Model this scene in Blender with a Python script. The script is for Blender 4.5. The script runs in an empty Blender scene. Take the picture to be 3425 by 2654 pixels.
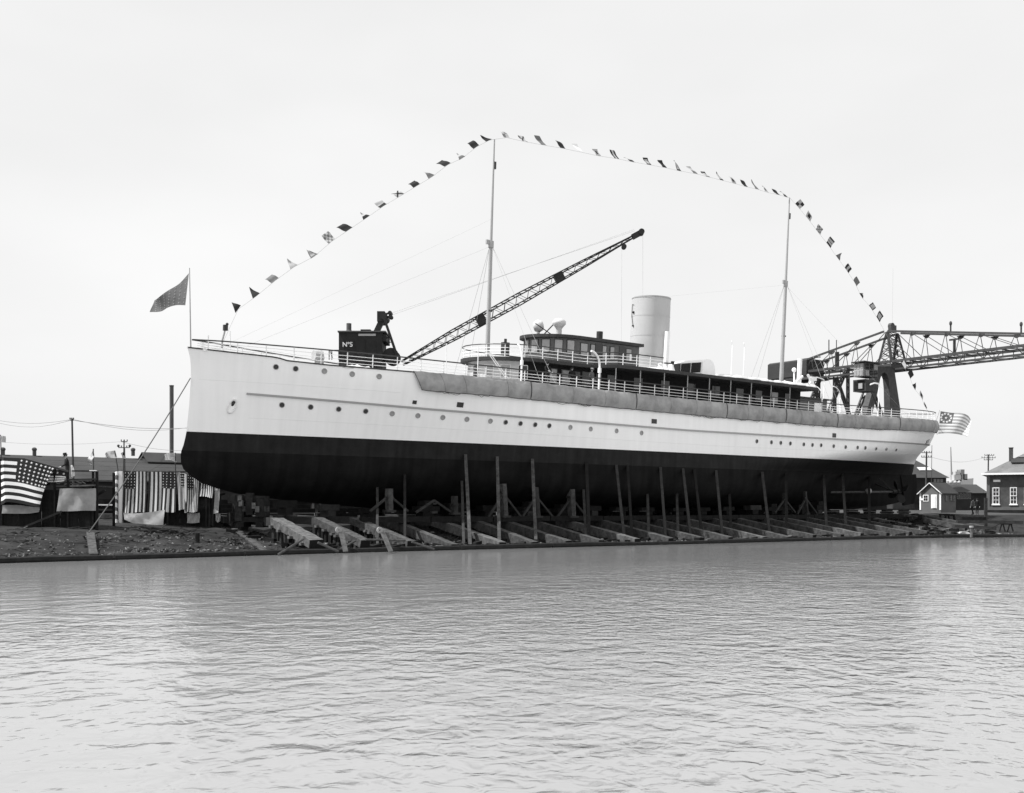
import bpy, bmesh, math, random
from mathutils import Vector, Matrix, Euler
from math import sin, cos, pi, sqrt, radians

random.seed(7)
S = bpy.context.scene
COL = S.collection

# ------------------------------------------------------------------ camera, sky, sun, exposure
F = 3600.0; CX = 1712.5; HY = 1700.0; H = 2.4      # focal length and horizon measured on the photograph (3425 px wide)
cd = bpy.data.cameras.new('camera'); cam = bpy.data.objects.new('camera', cd); COL.objects.link(cam)
cd.sensor_width = 36.0; cd.lens = 36.0 * F / 3425.0
cd.shift_y = (HY - 1327.0) / 3425.0                 # rising front of the plate camera
cd.clip_start = 0.1; cd.clip_end = 20000
cam.location = (0, 0, H); cam.rotation_euler = (pi / 2, 0, 0)
S.camera = cam

SUN_AZ = radians(98)      # from straight ahead (+Y) towards the left (-X)
SUN_EL = radians(56)
w = bpy.data.worlds.new('World'); S.world = w; w.use_nodes = True
nt = w.node_tree; nt.nodes.clear()
sky = nt.nodes.new('ShaderNodeTexSky'); sky.sky_type = 'NISHITA'; sky.sun_disc = False
sky.sun_elevation = SUN_EL; sky.sun_rotation = -SUN_AZ
sky.air_density = 1.0; sky.dust_density = 3.5; sky.ozone_density = 1.0; sky.altitude = 0
bw = nt.nodes.new('ShaderNodeRGBToBW')
# thin even overcast veil in front of the clear sky (black and white plate: no hue)
tc = nt.nodes.new('ShaderNodeTexCoord'); mp = nt.nodes.new('ShaderNodeMapping'); mp.inputs['Scale'].default_value = (1.2, 1.2, 3.0)
no = nt.nodes.new('ShaderNodeTexNoise'); no.inputs['Scale'].default_value = 1.6; no.inputs['Detail'].default_value = 4
mr = nt.nodes.new('ShaderNodeMapRange'); mr.inputs[1].default_value = 0.25; mr.inputs[2].default_value = 0.75
mr.inputs[3].default_value = 8.9; mr.inputs[4].default_value = 10.5
mx = nt.nodes.new('ShaderNodeMix'); mx.data_type = 'FLOAT'; mx.inputs[0].default_value = 0.86
bg = nt.nodes.new('ShaderNodeBackground'); bg.inputs['Strength'].default_value = 0.078
out = nt.nodes.new('ShaderNodeOutputWorld')
L = nt.links.new
L(sky.outputs[0], bw.inputs[0]); L(tc.outputs['Generated'], mp.inputs[0]); L(mp.outputs[0], no.inputs['Vector'])
L(no.outputs['Fac'], mr.inputs[0]); L(bw.outputs[0], mx.inputs[2]); L(mr.outputs[0], mx.inputs[3])
L(mx.outputs[0], bg.inputs['Color']); L(bg.outputs[0], out.inputs[0])

sd = bpy.data.lights.new('sun', 'SUN'); sun = bpy.data.objects.new('sun', sd); COL.objects.link(sun)
sd.energy = 5.0; sd.angle = radians(0.5); sd.color = (1, 1, 1)
sv = Vector((-sin(SUN_AZ) * cos(SUN_EL), cos(SUN_AZ) * cos(SUN_EL), sin(SUN_EL)))
sun.rotation_euler = sv.to_track_quat('Z', 'Y').to_euler(); sun.location = (0, 0, 60)

S.view_settings.view_transform = 'Standard'; S.view_settings.look = 'None'
S.view_settings.gamma = 1.0; S.view_settings.use_curve_mapping = False
S.view_settings.exposure = 0.4
S.cycles.max_bounces = 6; S.cycles.diffuse_bounces = 3; S.cycles.glossy_bounces = 3

# ------------------------------------------------------------------ materials
MATS = {}
def M(name, val, rough=0.75, spec=0.3, noise=None, bump=None, metal=0.0, stretch=(1, 1, 1)):
    """grey procedural material; noise = (scale, amount), bump = (scale, strength)"""
    if name in MATS: return MATS[name]
    m = bpy.data.materials.new(name); m.use_nodes = True
    t = m.node_tree; b = t.nodes['Principled BSDF']
    b.inputs['Base Color'].default_value = (val, val, val, 1)
    b.inputs['Roughness'].default_value = rough
    b.inputs['Specular IOR Level'].default_value = spec
    b.inputs['Metallic'].default_value = metal
    if noise or bump:
        co = t.nodes.new('ShaderNodeTexCoord'); mp = t.nodes.new('ShaderNodeMapping')
        mp.inputs['Scale'].default_value = stretch
        t.links.new(co.outputs['Object'], mp.inputs[0])
    if noise:
        n = t.nodes.new('ShaderNodeTexNoise'); n.inputs['Scale'].default_value = noise[0]
        n.inputs['Detail'].default_value = 6; n.inputs['Roughness'].default_value = 0.65
        r = t.nodes.new('ShaderNodeMapRange'); r.inputs[1].default_value = 0.3; r.inputs[2].default_value = 0.7
        r.inputs[3].default_value = val * (1 - noise[1]); r.inputs[4].default_value = min(0.95, val * (1 + noise[1]))
        t.links.new(mp.outputs[0], n.inputs['Vector']); t.links.new(n.outputs['Fac'], r.inputs[0])
        t.links.new(r.outputs[0], b.inputs['Base Color'])
    if bump:
        n = t.nodes.new('ShaderNodeTexNoise'); n.inputs['Scale'].default_value = bump[0]; n.inputs['Detail'].default_value = 5
        k = t.nodes.new('ShaderNodeBump'); k.inputs['Strength'].default_value = bump[1]; k.inputs['Distance'].default_value = 0.05
        t.links.new(mp.outputs[0], n.inputs['Vector']); t.links.new(n.outputs['Fac'], k.inputs['Height'])
        t.links.new(k.outputs[0], b.inputs['Normal'])
    MATS[name] = m
    return m

M('white_enamel', 0.93, 0.35, 0.5, noise=(0.35, 0.035), bump=(0.5, 0.06), stretch=(0.5, 1, 1))
M('boot_black', 0.011, 0.65, 0.12, noise=(1.2, 0.3))
M('bottom_black', 0.006, 0.7, 0.08, noise=(0.9, 0.35))
M('white_paint', 0.85, 0.5, 0.4, noise=(2, 0.05))
M('white_shade', 0.7, 0.6, 0.3, noise=(2, 0.08))
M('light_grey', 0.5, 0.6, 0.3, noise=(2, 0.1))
M('strake_grey', 0.36, 0.6, 0.3)
M('mast_paint', 0.34, 0.45, 0.4, noise=(1.5, 0.08))
M('funnel_paint', 0.46, 0.5, 0.35, noise=(0.8, 0.05))
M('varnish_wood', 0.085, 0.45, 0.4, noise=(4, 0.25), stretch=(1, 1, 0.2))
M('shaded_house', 0.014, 0.8, 0.1, noise=(3, 0.3))  # house wood with the promenade's shade put into the colour
M('dark_wood', 0.035, 0.6, 0.3, noise=(4, 0.3))
M('rail_wood', 0.035, 0.5, 0.4)
M('deck_planks', 0.3, 0.8, 0.2, noise=(3, 0.15))
M('glass_dark', 0.012, 0.08, 0.6)
M('glass_pale', 0.3, 0.15, 0.6, noise=(1.5, 0.2))
M('black_iron', 0.011, 0.6, 0.35, noise=(3, 0.3))
M('crane_iron', 0.013, 0.65, 0.3, noise=(2, 0.35))
M('gantry_iron', 0.05, 0.65, 0.3, noise=(2, 0.35))
M('canvas', 0.32, 0.9, 0.1, noise=(0.9, 0.3), bump=(3.0, 0.35))
M('canvas_pale', 0.55, 0.9, 0.1, noise=(1.2, 0.15), bump=(3.0, 0.4))
M('cloth_white', 0.82, 0.85, 0.1)
M('cloth_grey', 0.4, 0.85, 0.1, noise=(3, 0.15))
M('cloth_dark', 0.03, 0.85, 0.1)
M('cloth_mid', 0.16, 0.85, 0.1, noise=(3, 0.2))
M('timber', 0.062, 0.85, 0.15, noise=(3.0, 0.6), bump=(6, 0.4), stretch=(1, 1, 1))
M('timber_pale', 0.1, 0.85, 0.15, noise=(3.5, 0.55), bump=(6, 0.4))
M('timber_dark', 0.036, 0.85, 0.15, noise=(2.5, 0.4), bump=(6, 0.4))
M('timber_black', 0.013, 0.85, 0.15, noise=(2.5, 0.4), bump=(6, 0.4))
M('mud', 0.026, 0.95, 0.1, noise=(0.9, 0.6), bump=(4.0, 0.7))
M('stone', 0.09, 0.9, 0.1, noise=(5, 0.4))
M('chip_pale', 0.3, 0.9, 0.1, noise=(5, 0.3))
M('yard_dirt', 0.06, 0.95, 0.1, noise=(0.25, 0.4), bump=(1.5, 0.6))
M('brick', 0.075, 0.9, 0.1, noise=(1.4, 0.3))
M('roof_slate', 0.15, 0.85, 0.2, noise=(0.8, 0.22), bump=(5, 0.5))
M('roof_tar', 0.045, 0.85, 0.2, noise=(0.25, 0.25), bump=(3, 0.4))
M('shed_wall', 0.035, 0.9, 0.15, noise=(0.6, 0.3))
M('hut_wall', 0.12, 0.9, 0.15, noise=(1, 0.15))
M('far_white', 0.42, 0.8, 0.2)
M('far_grey', 0.22, 0.8, 0.2)
M('wire_grey', 0.4, 0.7, 0.2)
M('rope', 0.1, 0.9, 0.1)
M('pole_wood', 0.07, 0.9, 0.1, noise=(2, 0.3))
M('stack_iron', 0.09, 0.8, 0.2, noise=(1.0, 0.35), stretch=(1, 1, 0.3))
M('skin', 0.4, 0.6, 0.3)
M('coat_dark', 0.02, 0.9, 0.1)
M('coat_grey', 0.12, 0.9, 0.1)
M('trousers', 0.03, 0.9, 0.1)
M('hat_dark', 0.03, 0.9, 0.1)
M('hat_pale', 0.5, 0.9, 0.1)

def plating(name, streak):
    """riveted shell plating: faint laps and butts in relief, weather streaks running down"""
    m = MATS[name]; t = m.node_tree; b = t.nodes['Principled BSDF']
    co = t.nodes.new('ShaderNodeTexCoord'); sx = t.nodes.new('ShaderNodeSeparateXYZ'); cx = t.nodes.new('ShaderNodeCombineXYZ')
    t.links.new(co.outputs['Object'], sx.inputs[0]); t.links.new(sx.outputs[0], cx.inputs[0]); t.links.new(sx.outputs[2], cx.inputs[1])
    br = t.nodes.new('ShaderNodeTexBrick'); br.inputs['Scale'].default_value = 1.0; br.inputs['Mortar Size'].default_value = 0.02; br.inputs['Mortar Smooth'].default_value = 0.6
    br.inputs['Brick Width'].default_value = 5.4; br.inputs['Row Height'].default_value = 1.05; br.inputs['Color1'].default_value = (1, 1, 1, 1); br.inputs['Color2'].default_value = (.97, .97, .97, 1); br.inputs['Mortar'].default_value = (.8, .8, .8, 1)
    t.links.new(cx.outputs[0], br.inputs['Vector'])
    n2 = t.nodes.new('ShaderNodeTexNoise'); n2.inputs['Scale'].default_value = 0.9; n2.inputs['Detail'].default_value = 3
    t.links.new(cx.outputs[0], n2.inputs['Vector'])
    ad = t.nodes.new('ShaderNodeMath'); ad.operation = 'MULTIPLY_ADD'; ad.inputs[1].default_value = 0.6; t.links.new(n2.outputs['Fac'], ad.inputs[0]); t.links.new(br.outputs['Color'], ad.inputs[2])
    k = t.nodes.new('ShaderNodeBump'); k.inputs['Strength'].default_value = 0.35; k.inputs['Distance'].default_value = 0.03
    t.links.new(ad.outputs[0], k.inputs['Height']); t.links.new(k.outputs[0], b.inputs['Normal'])
    mp = t.nodes.new('ShaderNodeMapping'); mp.inputs['Scale'].default_value = (2.2, 0.16, 1); t.links.new(cx.outputs[0], mp.inputs[0])
    n3 = t.nodes.new('ShaderNodeTexNoise'); n3.inputs['Scale'].default_value = 1.0; n3.inputs['Detail'].default_value = 5; t.links.new(mp.outputs[0], n3.inputs['Vector'])
    r = t.nodes.new('ShaderNodeMapRange'); r.inputs[1].default_value = 0.35; r.inputs[2].default_value = 0.75; r.inputs[3].default_value = 1.0; r.inputs[4].default_value = 1 - streak; t.links.new(n3.outputs['Fac'], r.inputs[0])
    mu = t.nodes.new('ShaderNodeMix'); mu.data_type = 'RGBA'; mu.blend_type = 'MULTIPLY'; mu.inputs[0].default_value = 1.0
    src = [l for l in t.links if l.to_socket == b.inputs['Base Color']][0].from_socket
    t.links.new(src, mu.inputs[6]); t.links.new(r.outputs[0], mu.inputs[7]); t.links.new(mu.outputs[2], b.inputs['Base Color'])
plating('white_enamel', 0.07); plating('boot_black', -0.8); plating('bottom_black', -0.9)

# ------------------------------------------------------------------ frames: world <-> ship <-> ground
dU = Vector((3437 / F, 0.75, 0)).normalized()        # along the ship, bow to stern
dV = Vector((dU.y, -dU.x, 0))                         # athwartships, towards the water
ZZ = Vector((0, 0, 1))
ORG = Vector((-1087 / F * 62.6, 62.6, H + 256.1 / F * 62.6))   # stem at the paint line
HEEL = radians(3.2)                                   # the hull leans a little towards the water on its cradle
aV = dV * cos(HEEL) - ZZ * sin(HEEL); aW = ZZ * cos(HEEL) + dV * sin(HEEL)
SHIP = Matrix(((dU.x, aV.x, aW.x, ORG.x), (dU.y, aV.y, aW.y, ORG.y), (dU.z, aV.z, aW.z, ORG.z), (0, 0, 0, 1)))
SHIPI = SHIP.inverted()
HULL = Matrix(((dU.x, -aV.x, aW.x, ORG.x), (dU.y, -aV.y, aW.y, ORG.y), (dU.z, -aV.z, aW.z, ORG.z), (0, 0, 0, 1)))   # the yacht's own right-handed frame
GORG = Vector((ORG.x, ORG.y, 0))
GND = Matrix(((dU.x, dV.x, 0, GORG.x), (dU.y, dV.y, 0, GORG.y), (0, 0, 1, 0), (0, 0, 0, 1)))
def ray(px, py): return Vector(((px - CX) / F, 1, (HY - py) / F))
EYE = Vector((0, 0, H))
def at(px, py, Y): return EYE + ray(px, py) * Y                      # measured point at a known distance
def meet(px, py, axis, org, d):                                       # ... on a known plane
    r = ray(px, py); return EYE + r * ((d - (EYE - org).dot(axis)) / r.dot(axis))
def sp(px, py, v): return SHIPI @ meet(px, py, aV, ORG, v)            # ship coordinates on the plane v
def spu(px, py, u): return SHIPI @ meet(px, py, dU, ORG, u)
def gp(px, py, gv): return meet(px, py, dV, GORG, gv)                 # world, on the vertical plane gv
def gpu(px, py, gu): return meet(px, py, dU, GORG, gu)
def ship(u, v, w): return SHIP @ Vector((u, v, w))
def gnd(gu, gv, z): return GND @ Vector((gu, gv, z))
def gco(p): q = p - GORG; return q.dot(dU), q.dot(dV)
def lut(tab, x):
    if x <= tab[0][0]: return tab[0][1]
    for (a, b), (c, d) in zip(tab, tab[1:]):
        if x <= c: return b + (d - b) * (x - a) / (c - a)
    return tab[-1][1]
def smooth(x): x = max(0, min(1, x)); return x * x * (3 - 2 * x)

# ------------------------------------------------------------------ object helpers
FR = {}
def tag(o, label=None, cat=None, group=None, kind=None):
    if label: o['label'] = label
    if cat: o['category'] = cat
    if group: o['group'] = group
    if kind: o['kind'] = kind
    return o
def thing(name, label, cat, mat=None, group=None):
    o = bpy.data.objects.new(name, None); COL.objects.link(o); o.empty_display_size = 0.3
    m = mat if isinstance(mat, Matrix) else Matrix.Translation(Vector(mat))
    o.matrix_world = m; FR[o] = m.copy()
    return tag(o, label, cat, group)

class MB:
    """collects shapes and links them as ONE mesh object"""
    def __init__(s): s.v = []; s.f = []; s.mi = []; s.cur = 0
    def add(s, vs, fs):
        n = len(s.v); s.v += [Vector(p) for p in vs]
        s.f += [tuple(i + n for i in f) for f in fs]; s.mi += [s.cur] * len(fs); return s
    def quad(s, *p): return s.add(p, [tuple(range(len(p)))])
    def box(s, c, sz, X=(1, 0, 0), Y=(0, 1, 0), Z=(0, 0, 1)):
        c = Vector(c); X = Vector(X) * sz[0] / 2; Y = Vector(Y) * sz[1] / 2; Z = Vector(Z) * sz[2] / 2
        vs = [c + X * a + Y * b + Z * d for a in (-1, 1) for b in (-1, 1) for d in (-1, 1)]
        return s.add(vs, [(0, 1, 3, 2), (4, 6, 7, 5), (0, 4, 5, 1), (2, 3, 7, 6), (0, 2, 6, 4), (1, 5, 7, 3)])
    def beam(s, a, b, w, h=None, up=(0, 0, 1)):
        a = Vector(a); b = Vector(b); d = b - a; l = d.length
        if l < 1e-6: return s
        d /= l; up = Vector(up)
        if abs(d.dot(up)) > 0.98: up = Vector((1, 0, 0)) if abs(d.x) < .9 else Vector((0, 1, 0))
        X = d.cross(up).normalized(); U = X.cross(d)
        return s.box((a + b) / 2, (l, w, h or w), d, X, U)
    def tube(s, pts, r, n=6, r1=None, caps=True):
        pts = [Vector(p) for p in pts]; m = len(pts); rings = []; ref = None
        for i, p in enumerate(pts):
            d = (pts[min(i + 1, m - 1)] - pts[max(i - 1, 0)]).normalized()
            if ref is None or abs(d.dot(ref)) > 0.95: ref = ZZ if abs(d.z) < 0.9 else Vector((1, 0, 0))
            X = d.cross(ref).normalized(); Y = d.cross(X)
            rr = r if r1 is None else r + (r1 - r) * i / max(1, m - 1)
            rings.append([p + X * rr * cos(2 * pi * k / n) + Y * rr * sin(2 * pi * k / n) for k in range(n)])
        return s.loft(rings, True, caps)
    def loft(s, rings, closed=True, caps=True):
        n = len(rings[0]); vs = [p for r in rings for p in r]; fs = []
        for i in range(len(rings) - 1):
            for k in range(n if closed else n - 1):
                a = i * n + k; b = i * n + (k + 1) % n; fs.append((a, b, b + n, a + n))
        if caps and closed: fs.append(tuple(range(n - 1, -1, -1))); fs.append(tuple((len(rings) - 1) * n + k for k in range(n)))
        return s.add(vs, fs)
    def lathe(s, c, prof, n=12, axis=(0, 0, 1), X=None, caps=True):
        c = Vector(c); A = Vector(axis).normalized()
        X = Vector(X).normalized() if X else (A.cross(Vector((0, 1, 0))) if abs(A.y) < .9 else A.cross(Vector((1, 0, 0)))).normalized()
        Y = A.cross(X)
        return s.loft([[c + A * h + (X * cos(2 * pi * k / n) + Y * sin(2 * pi * k / n)) * max(r, 1e-4) for k in range(n)] for r, h in prof], True, caps)
    def ball(s, c, r, n=10, sq=1.0, axis=(0, 0, 1)):
        return s.lathe(c, [(r * sin(pi * i / 8), -r * sq * cos(pi * i / 8)) for i in range(9)], n, axis)
    def prism(s, poly, ext):
        ext = Vector(ext); p = [Vector(q) for q in poly]; n = len(p)
        return s.add(p + [q + ext for q in p], [tuple(range(n - 1, -1, -1)), tuple(range(n, 2 * n))] + [(i, (i + 1) % n, (i + 1) % n + n, i + n) for i in range(n)])
    def grid(s, fn, na, nb, matfn=None):
        vs = [fn(i / na, j / nb) for j in range(nb + 1) for i in range(na + 1)]; n0 = len(s.v)
        s.v += [Vector(p) for p in vs]
        for j in range(nb):
            for i in range(na):
                a = n0 + j * (na + 1) + i
                s.f.append((a, a + 1, a + na + 2, a + na + 1)); s.mi.append(matfn((i + .5) / na, (j + .5) / nb) if matfn else s.cur)
        return s
    def build(s, name, mats, parent=None, local=False, smooth=False, loc=None):
        """world coordinates unless local=True (then the parent's own frame)"""
        me = bpy.data.meshes.new(name); vs = s.v
        if parent is not None:
            root = parent
            while root.parent is not None: root = root.parent
            inv = FR[root].inverted() @ SHIP if local else FR[root].inverted()
            vs = [inv @ p for p in vs]
        else:
            if loc is None:
                zs = min(p.z for p in vs); k = len(vs)
                loc = Vector((sum(p.x for p in vs) / k, sum(p.y for p in vs) / k, zs))
            vs = [p - Vector(loc) for p in vs]
        me.from_pydata([tuple(p) for p in vs], [], s.f)
        if not isinstance(mats, (list, tuple)): mats = [mats]
        for m in mats: me.materials.append(MATS[m])
        me.polygons.foreach_set('material_index', s.mi)
        if smooth: me.polygons.foreach_set('use_smooth', [True] * len(s.f))
        bm = bmesh.new(); bm.from_mesh(me); bmesh.ops.recalc_face_normals(bm, faces=bm.faces); bm.to_mesh(me); bm.free()
        me.update()
        o = bpy.data.objects.new(name, me); COL.objects.link(o)
        if parent is not None: o.parent = parent
        else: o.location = loc; FR[o] = Matrix.Translation(loc)
        return o
def autosmooth(o, deg=35):
    me = o.data
    me.polygons.foreach_set('use_smooth', [True] * len(me.polygons))
    try: me.set_sharp_from_angle(angle=radians(deg))
    except Exception: pass
def sl(p): return Vector((p[0], -p[1], p[2]))
def inst(src, parent, loc, rot=None, name=None):
    """another part sharing the mesh of src, placed in the parent's frame"""
    c = src.copy(); COL.objects.link(c); c.parent = parent; c.location = sl(loc)
    if rot is not None: c.rotation_euler = rot
    return c
def copy_tree(o, parent=None):
    c = o.copy(); COL.objects.link(c); c.parent = parent
    for ch in [q for q in o.children]: copy_tree(ch, c)
    return c
# ------------------------------------------------------------------ setting: ground and water
SHORE = [(-2500, 60), (-200, 14), (-60, 11), (-12, 10.4), (5, 10.0), (24, 11.3), (35, 12.2), (50, 12.6), (58, 14.0), (64, 16.6), (80, 20), (140, 26), (2500, 60)]
PROF_A = [(-4, -1.2), (-0.3, -0.5), (0, 0.1), (0.5, 0.22), (1.4, 0.34), (4, 0.85), (7, 1.22), (14, 1.55), (30, 2.08), (3000, 2.2)]     # open bank by the stands
PROF_B = [(-4, -1.2), (-0.3, -0.5), (0, 0.06), (0.5, 0.1), (1.6, 0.14), (4, 0.36), (7, 0.8), (10, 1.15), (14, 1.5), (30, 2.08), (3000, 2.2)]   # dug away under the ways
def bank_z(gu, d):
    k = smooth((gu + 4) / 5.0) * (1 - smooth((gu - 70) / 8.0)); return lut(PROF_A, d) * (1 - k) + lut(PROF_B, d) * k
def ground_z(gu, gv): return bank_z(gu, lut(SHORE, gu) - gv)
def spread(parts):
    r = []
    for a, b, st in parts:
        n = max(1, round((b - a) / st)); r += [a + (b - a) * i / n for i in range(n)]
    return r + [parts[-1][1]]
us_ = spread([(-2500, -200, 200), (-200, -30, 15), (-30, 80, 0.55), (80, 200, 8), (200, 2500, 200)])
ds_ = spread([(-4, 0, 0.7), (0, 9, 0.22), (9, 40, 1.6), (40, 400, 30), (400, 3200, 400)])
rg = random.Random(3)
g = MB(); nu = len(us_)
for d in ds_:
    for u in us_:
        z = bank_z(u, d)
        if -30 < u < 80 and 0.2 < d < 30: z += rg.uniform(-.03, .035) * (1 if d < 12 else .5) + 0.03 * sin(u * 1.7 + d) + 0.03 * sin(u * .6 - d * 1.3)
        g.v.append(gnd(u, lut(SHORE, u) - d, z))
for j in range(len(ds_) - 1):
    for i in range(nu - 1):
        a = j * nu + i; g.f.append((a, a + 1, a + nu + 1, a + nu)); g.mi.append(0 if ds_[j] < 16 else 1)
ground = g.build('ground', ['mud', 'yard_dirt'], loc=Vector((0, 0, 0)), smooth=True)
tag(ground, 'dark muddy bank strewn with rubbish rising from the water to the yard', kind='structure')

# water: silty river water, wind ripples as fine relief
wm = bpy.data.materials.new('river_water'); wm.use_nodes = True; t = wm.node_tree; b = t.nodes['Principled BSDF']
b.inputs['Base Color'].default_value = (0.25, 0.25, 0.25, 1); b.inputs['Roughness'].default_value = 0.06; b.inputs['IOR'].default_value = 1.33
MATS['river_water'] = wm
co = t.nodes.new('ShaderNodeTexCoord')
def wave(scale, rot, sc, det, dist=0.0):
    mp = t.nodes.new('ShaderNodeMapping'); mp.inputs['Scale'].default_value = sc; mp.inputs['Rotation'].default_value = (0, 0, rot)
    n = t.nodes.new('ShaderNodeTexNoise'); n.inputs['Scale'].default_value = scale; n.inputs['Detail'].default_value = det
    n.inputs['Distortion'].default_value = dist
    t.links.new(co.outputs['Object'], mp.inputs[0]); t.links.new(mp.outputs[0], n.inputs['Vector']); return n
def mth(op, a, bb):
    m = t.nodes.new('ShaderNodeMath'); m.operation = op
    for i, q in enumerate((a, bb)):
        if hasattr(q, 'is_linked') or hasattr(q, 'links'): t.links.new(q, m.inputs[i])
        else: m.inputs[i].default_value = q
    return m.outputs[0]
n1 = wave(3.1, radians(10), (1.2, 0.95, 1), 2, 0.5)      # small ripples
n2 = wave(1.0, radians(-14), (1.0, 1.1, 1), 2, 0.4)       # longer undulation
n3 = wave(0.05, 0.3, (1.0, 1.4, 1), 2, 0.8)              # calm and ruffled patches
pr_ = t.nodes.new('ShaderNodeMapRange'); pr_.inputs[1].default_value = 0.36; pr_.inputs[2].default_value = 0.62; pr_.inputs[3].default_value = 0.3; pr_.inputs[4].default_value = 1.15
t.links.new(n3.outputs['Fac'], pr_.inputs[0])
# the wind drops under the bank: ripples grow with the distance from the shore
dp = t.nodes.new('ShaderNodeVectorMath'); dp.operation = 'DOT_PRODUCT'; dp.inputs[1].default_value = dV; t.links.new(co.outputs['Object'], dp.inputs[0])
lee = t.nodes.new('ShaderNodeMapRange'); d0_ = gnd(10, 11, 0).dot(dV); lee.inputs[1].default_value = d0_; lee.inputs[2].default_value = d0_ + 34; lee.inputs[3].default_value = 0.03; lee.inputs[4].default_value = 1.0
lee.interpolation_type = 'SMOOTHSTEP'; t.links.new(dp.outputs['Value'], lee.inputs[0])
rip = mth('ADD', mth('MULTIPLY', mth('MULTIPLY', n1.outputs['Fac'], 0.05), pr_.outputs[0]), mth('MULTIPLY', n2.outputs['Fac'], 0.055))
hgt = mth('MULTIPLY', rip, lee.outputs[0])
k = t.nodes.new('ShaderNodeBump'); k.inputs['Strength'].default_value = 1.0; k.inputs['Distance'].default_value = 1.0
t.links.new(hgt, k.inputs['Height'])
# clear surface over silty water: Fresnel mix of the mirror and the light scattered back from below
t.nodes.remove(b); df = t.nodes.new('ShaderNodeBsdfDiffuse'); df.inputs['Color'].default_value = (0.25, 0.25, 0.25, 1)
gl = t.nodes.new('ShaderNodeBsdfGlossy'); gl.inputs['Roughness'].default_value = 0.1; gl.inputs['Color'].default_value = (1, 1, 1, 1)
fr_ = t.nodes.new('ShaderNodeFresnel'); fr_.inputs['IOR'].default_value = 1.33; ms = t.nodes.new('ShaderNodeMixShader')
for q in (gl, fr_): t.links.new(k.outputs[0], q.inputs['Normal'])
t.links.new(fr_.outputs[0], ms.inputs[0]); t.links.new(df.outputs[0], ms.inputs[1]); t.links.new(gl.outputs[0], ms.inputs[2]); t.links.new(ms.outputs[0], t.nodes['Material Output'].inputs['Surface'])
wmb = MB(); wmb.quad((-4000, -300, 0), (4000, -300, 0), (4000, 5000, 0), (-4000, 5000, 0))
tag(wmb.build('water', 'river_water', loc=Vector((0, 0, 0))), 'rippled grey river water in front of the slip', kind='structure')

# ------------------------------------------------------------------ hull form
B = 5.4
STEM = [(-4.6, 14), (-4.33, 10.6), (-4.05, 7.1), (-3.85, 5.0), (-3.61, 3.23), (-3.34, 2.04), (-2.98, .92), (-2.71, .46), (-2.32, -.1), (-1.99, -.28), (-1.59, -.37), (-1.18, -.33), (-.7, -.16), (0, -.03), (1.58, .1), (3.16, .17), (4.11, .13), (4.6, 0), (4.9, -.12), (5.2, -.16)]
STRN = [(-4.6, 66), (-4.2, 71.5), (-3.9, 73.8), (-2.5, 74.8), (-1.48, 75.5), (-.89, 75.95), (0, 76.15), (.3, 76.27), (1.0, 76.77), (1.84, 77.99), (2.0, 78.27), (3.0, 78.94), (4.43, 78.8), (5, 78.8)]
SHEER = [(-.2, 4.9), (2.2, 4.74), (4.67, 4.6), (4.95, 4.46), (7.45, 4.34), (11.9, 4.28), (21, 4.18), (31, 4.05), (40.5, 3.95), (55.5, 3.92), (67, 4.12), (79.9, 4.43)]
RAIL = [(.2, 5.33), (1.8, 5.34), (4.4, 5.28), (7.4, 5.22), (11.2, 5.13), (14.2, 5.06), (17.6, 5.0), (21, 4.95), (27, 4.92), (33.6, 4.88), (48.7, 4.78), (56.3, 4.75), (68, 4.98), (79.6, 5.25)]
sheer = lambda u: lut(SHEER, u)
railw = lambda u: lut(RAIL, u)
def hb(u, w):
    a = lut(STEM, w); e = lut(STRN, w)
    if u <= a or u >= e: return 0.0
    k = smooth((w + 1.5) / 6)
    Lf = 30 - 8 * k; x = min(1, (u - a) / Lf); fore = 1 - (1 - x) ** (1.55 + 0.45 * k)
    La = lut([(-4, 36), (-1, 34), (0, 26), (1, 19), (2, 17), (4.4, 14)], w); y = min(1, (e - u) / La)
    q = smooth((w + 1.4) / 2.6); aft = (1 - q) * smooth(y) + q * (1 - (1 - y) ** 2) ** .85
    hbil = 2.3 + 2.4 * max(0, 1 - u / 26) + 2.2 * smooth((u - 48) / 26)
    tt = min(1, max(0, (w + 4.6) / hbil)); bil = (1 - (1 - tt) ** 2.5) ** (1 / 2.2)
    return B * fore * aft * bil
def hull_hit(px, py):
    r0 = SHIPI @ EYE; r1 = (SHIPI.to_3x3() @ ray(px, py)); lo = None; t = 40.0
    while t < 125:
        p = r0 + r1 * t
        if p.y <= hb(p.x, p.z) and p.y > -6: break
        t += 0.25
    lo, hi = t - .25, t
    for _ in range(24):
        m = (lo + hi) / 2; p = r0 + r1 * m
        if p.y <= hb(p.x, p.z): hi = m
        else: lo = m
    return r0 + r1 * hi
def hull_n(u, w):
    e = .05; du = (hb(u + e, w) - hb(u - e, w)) / (2 * e); dw = (hb(u, w + e) - hb(u, w - e)) / (2 * e)
    return Vector((-du, 1, -dw)).normalized()
def hdeck(u): return hb(u, sheer(u) - 0.02)

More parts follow.
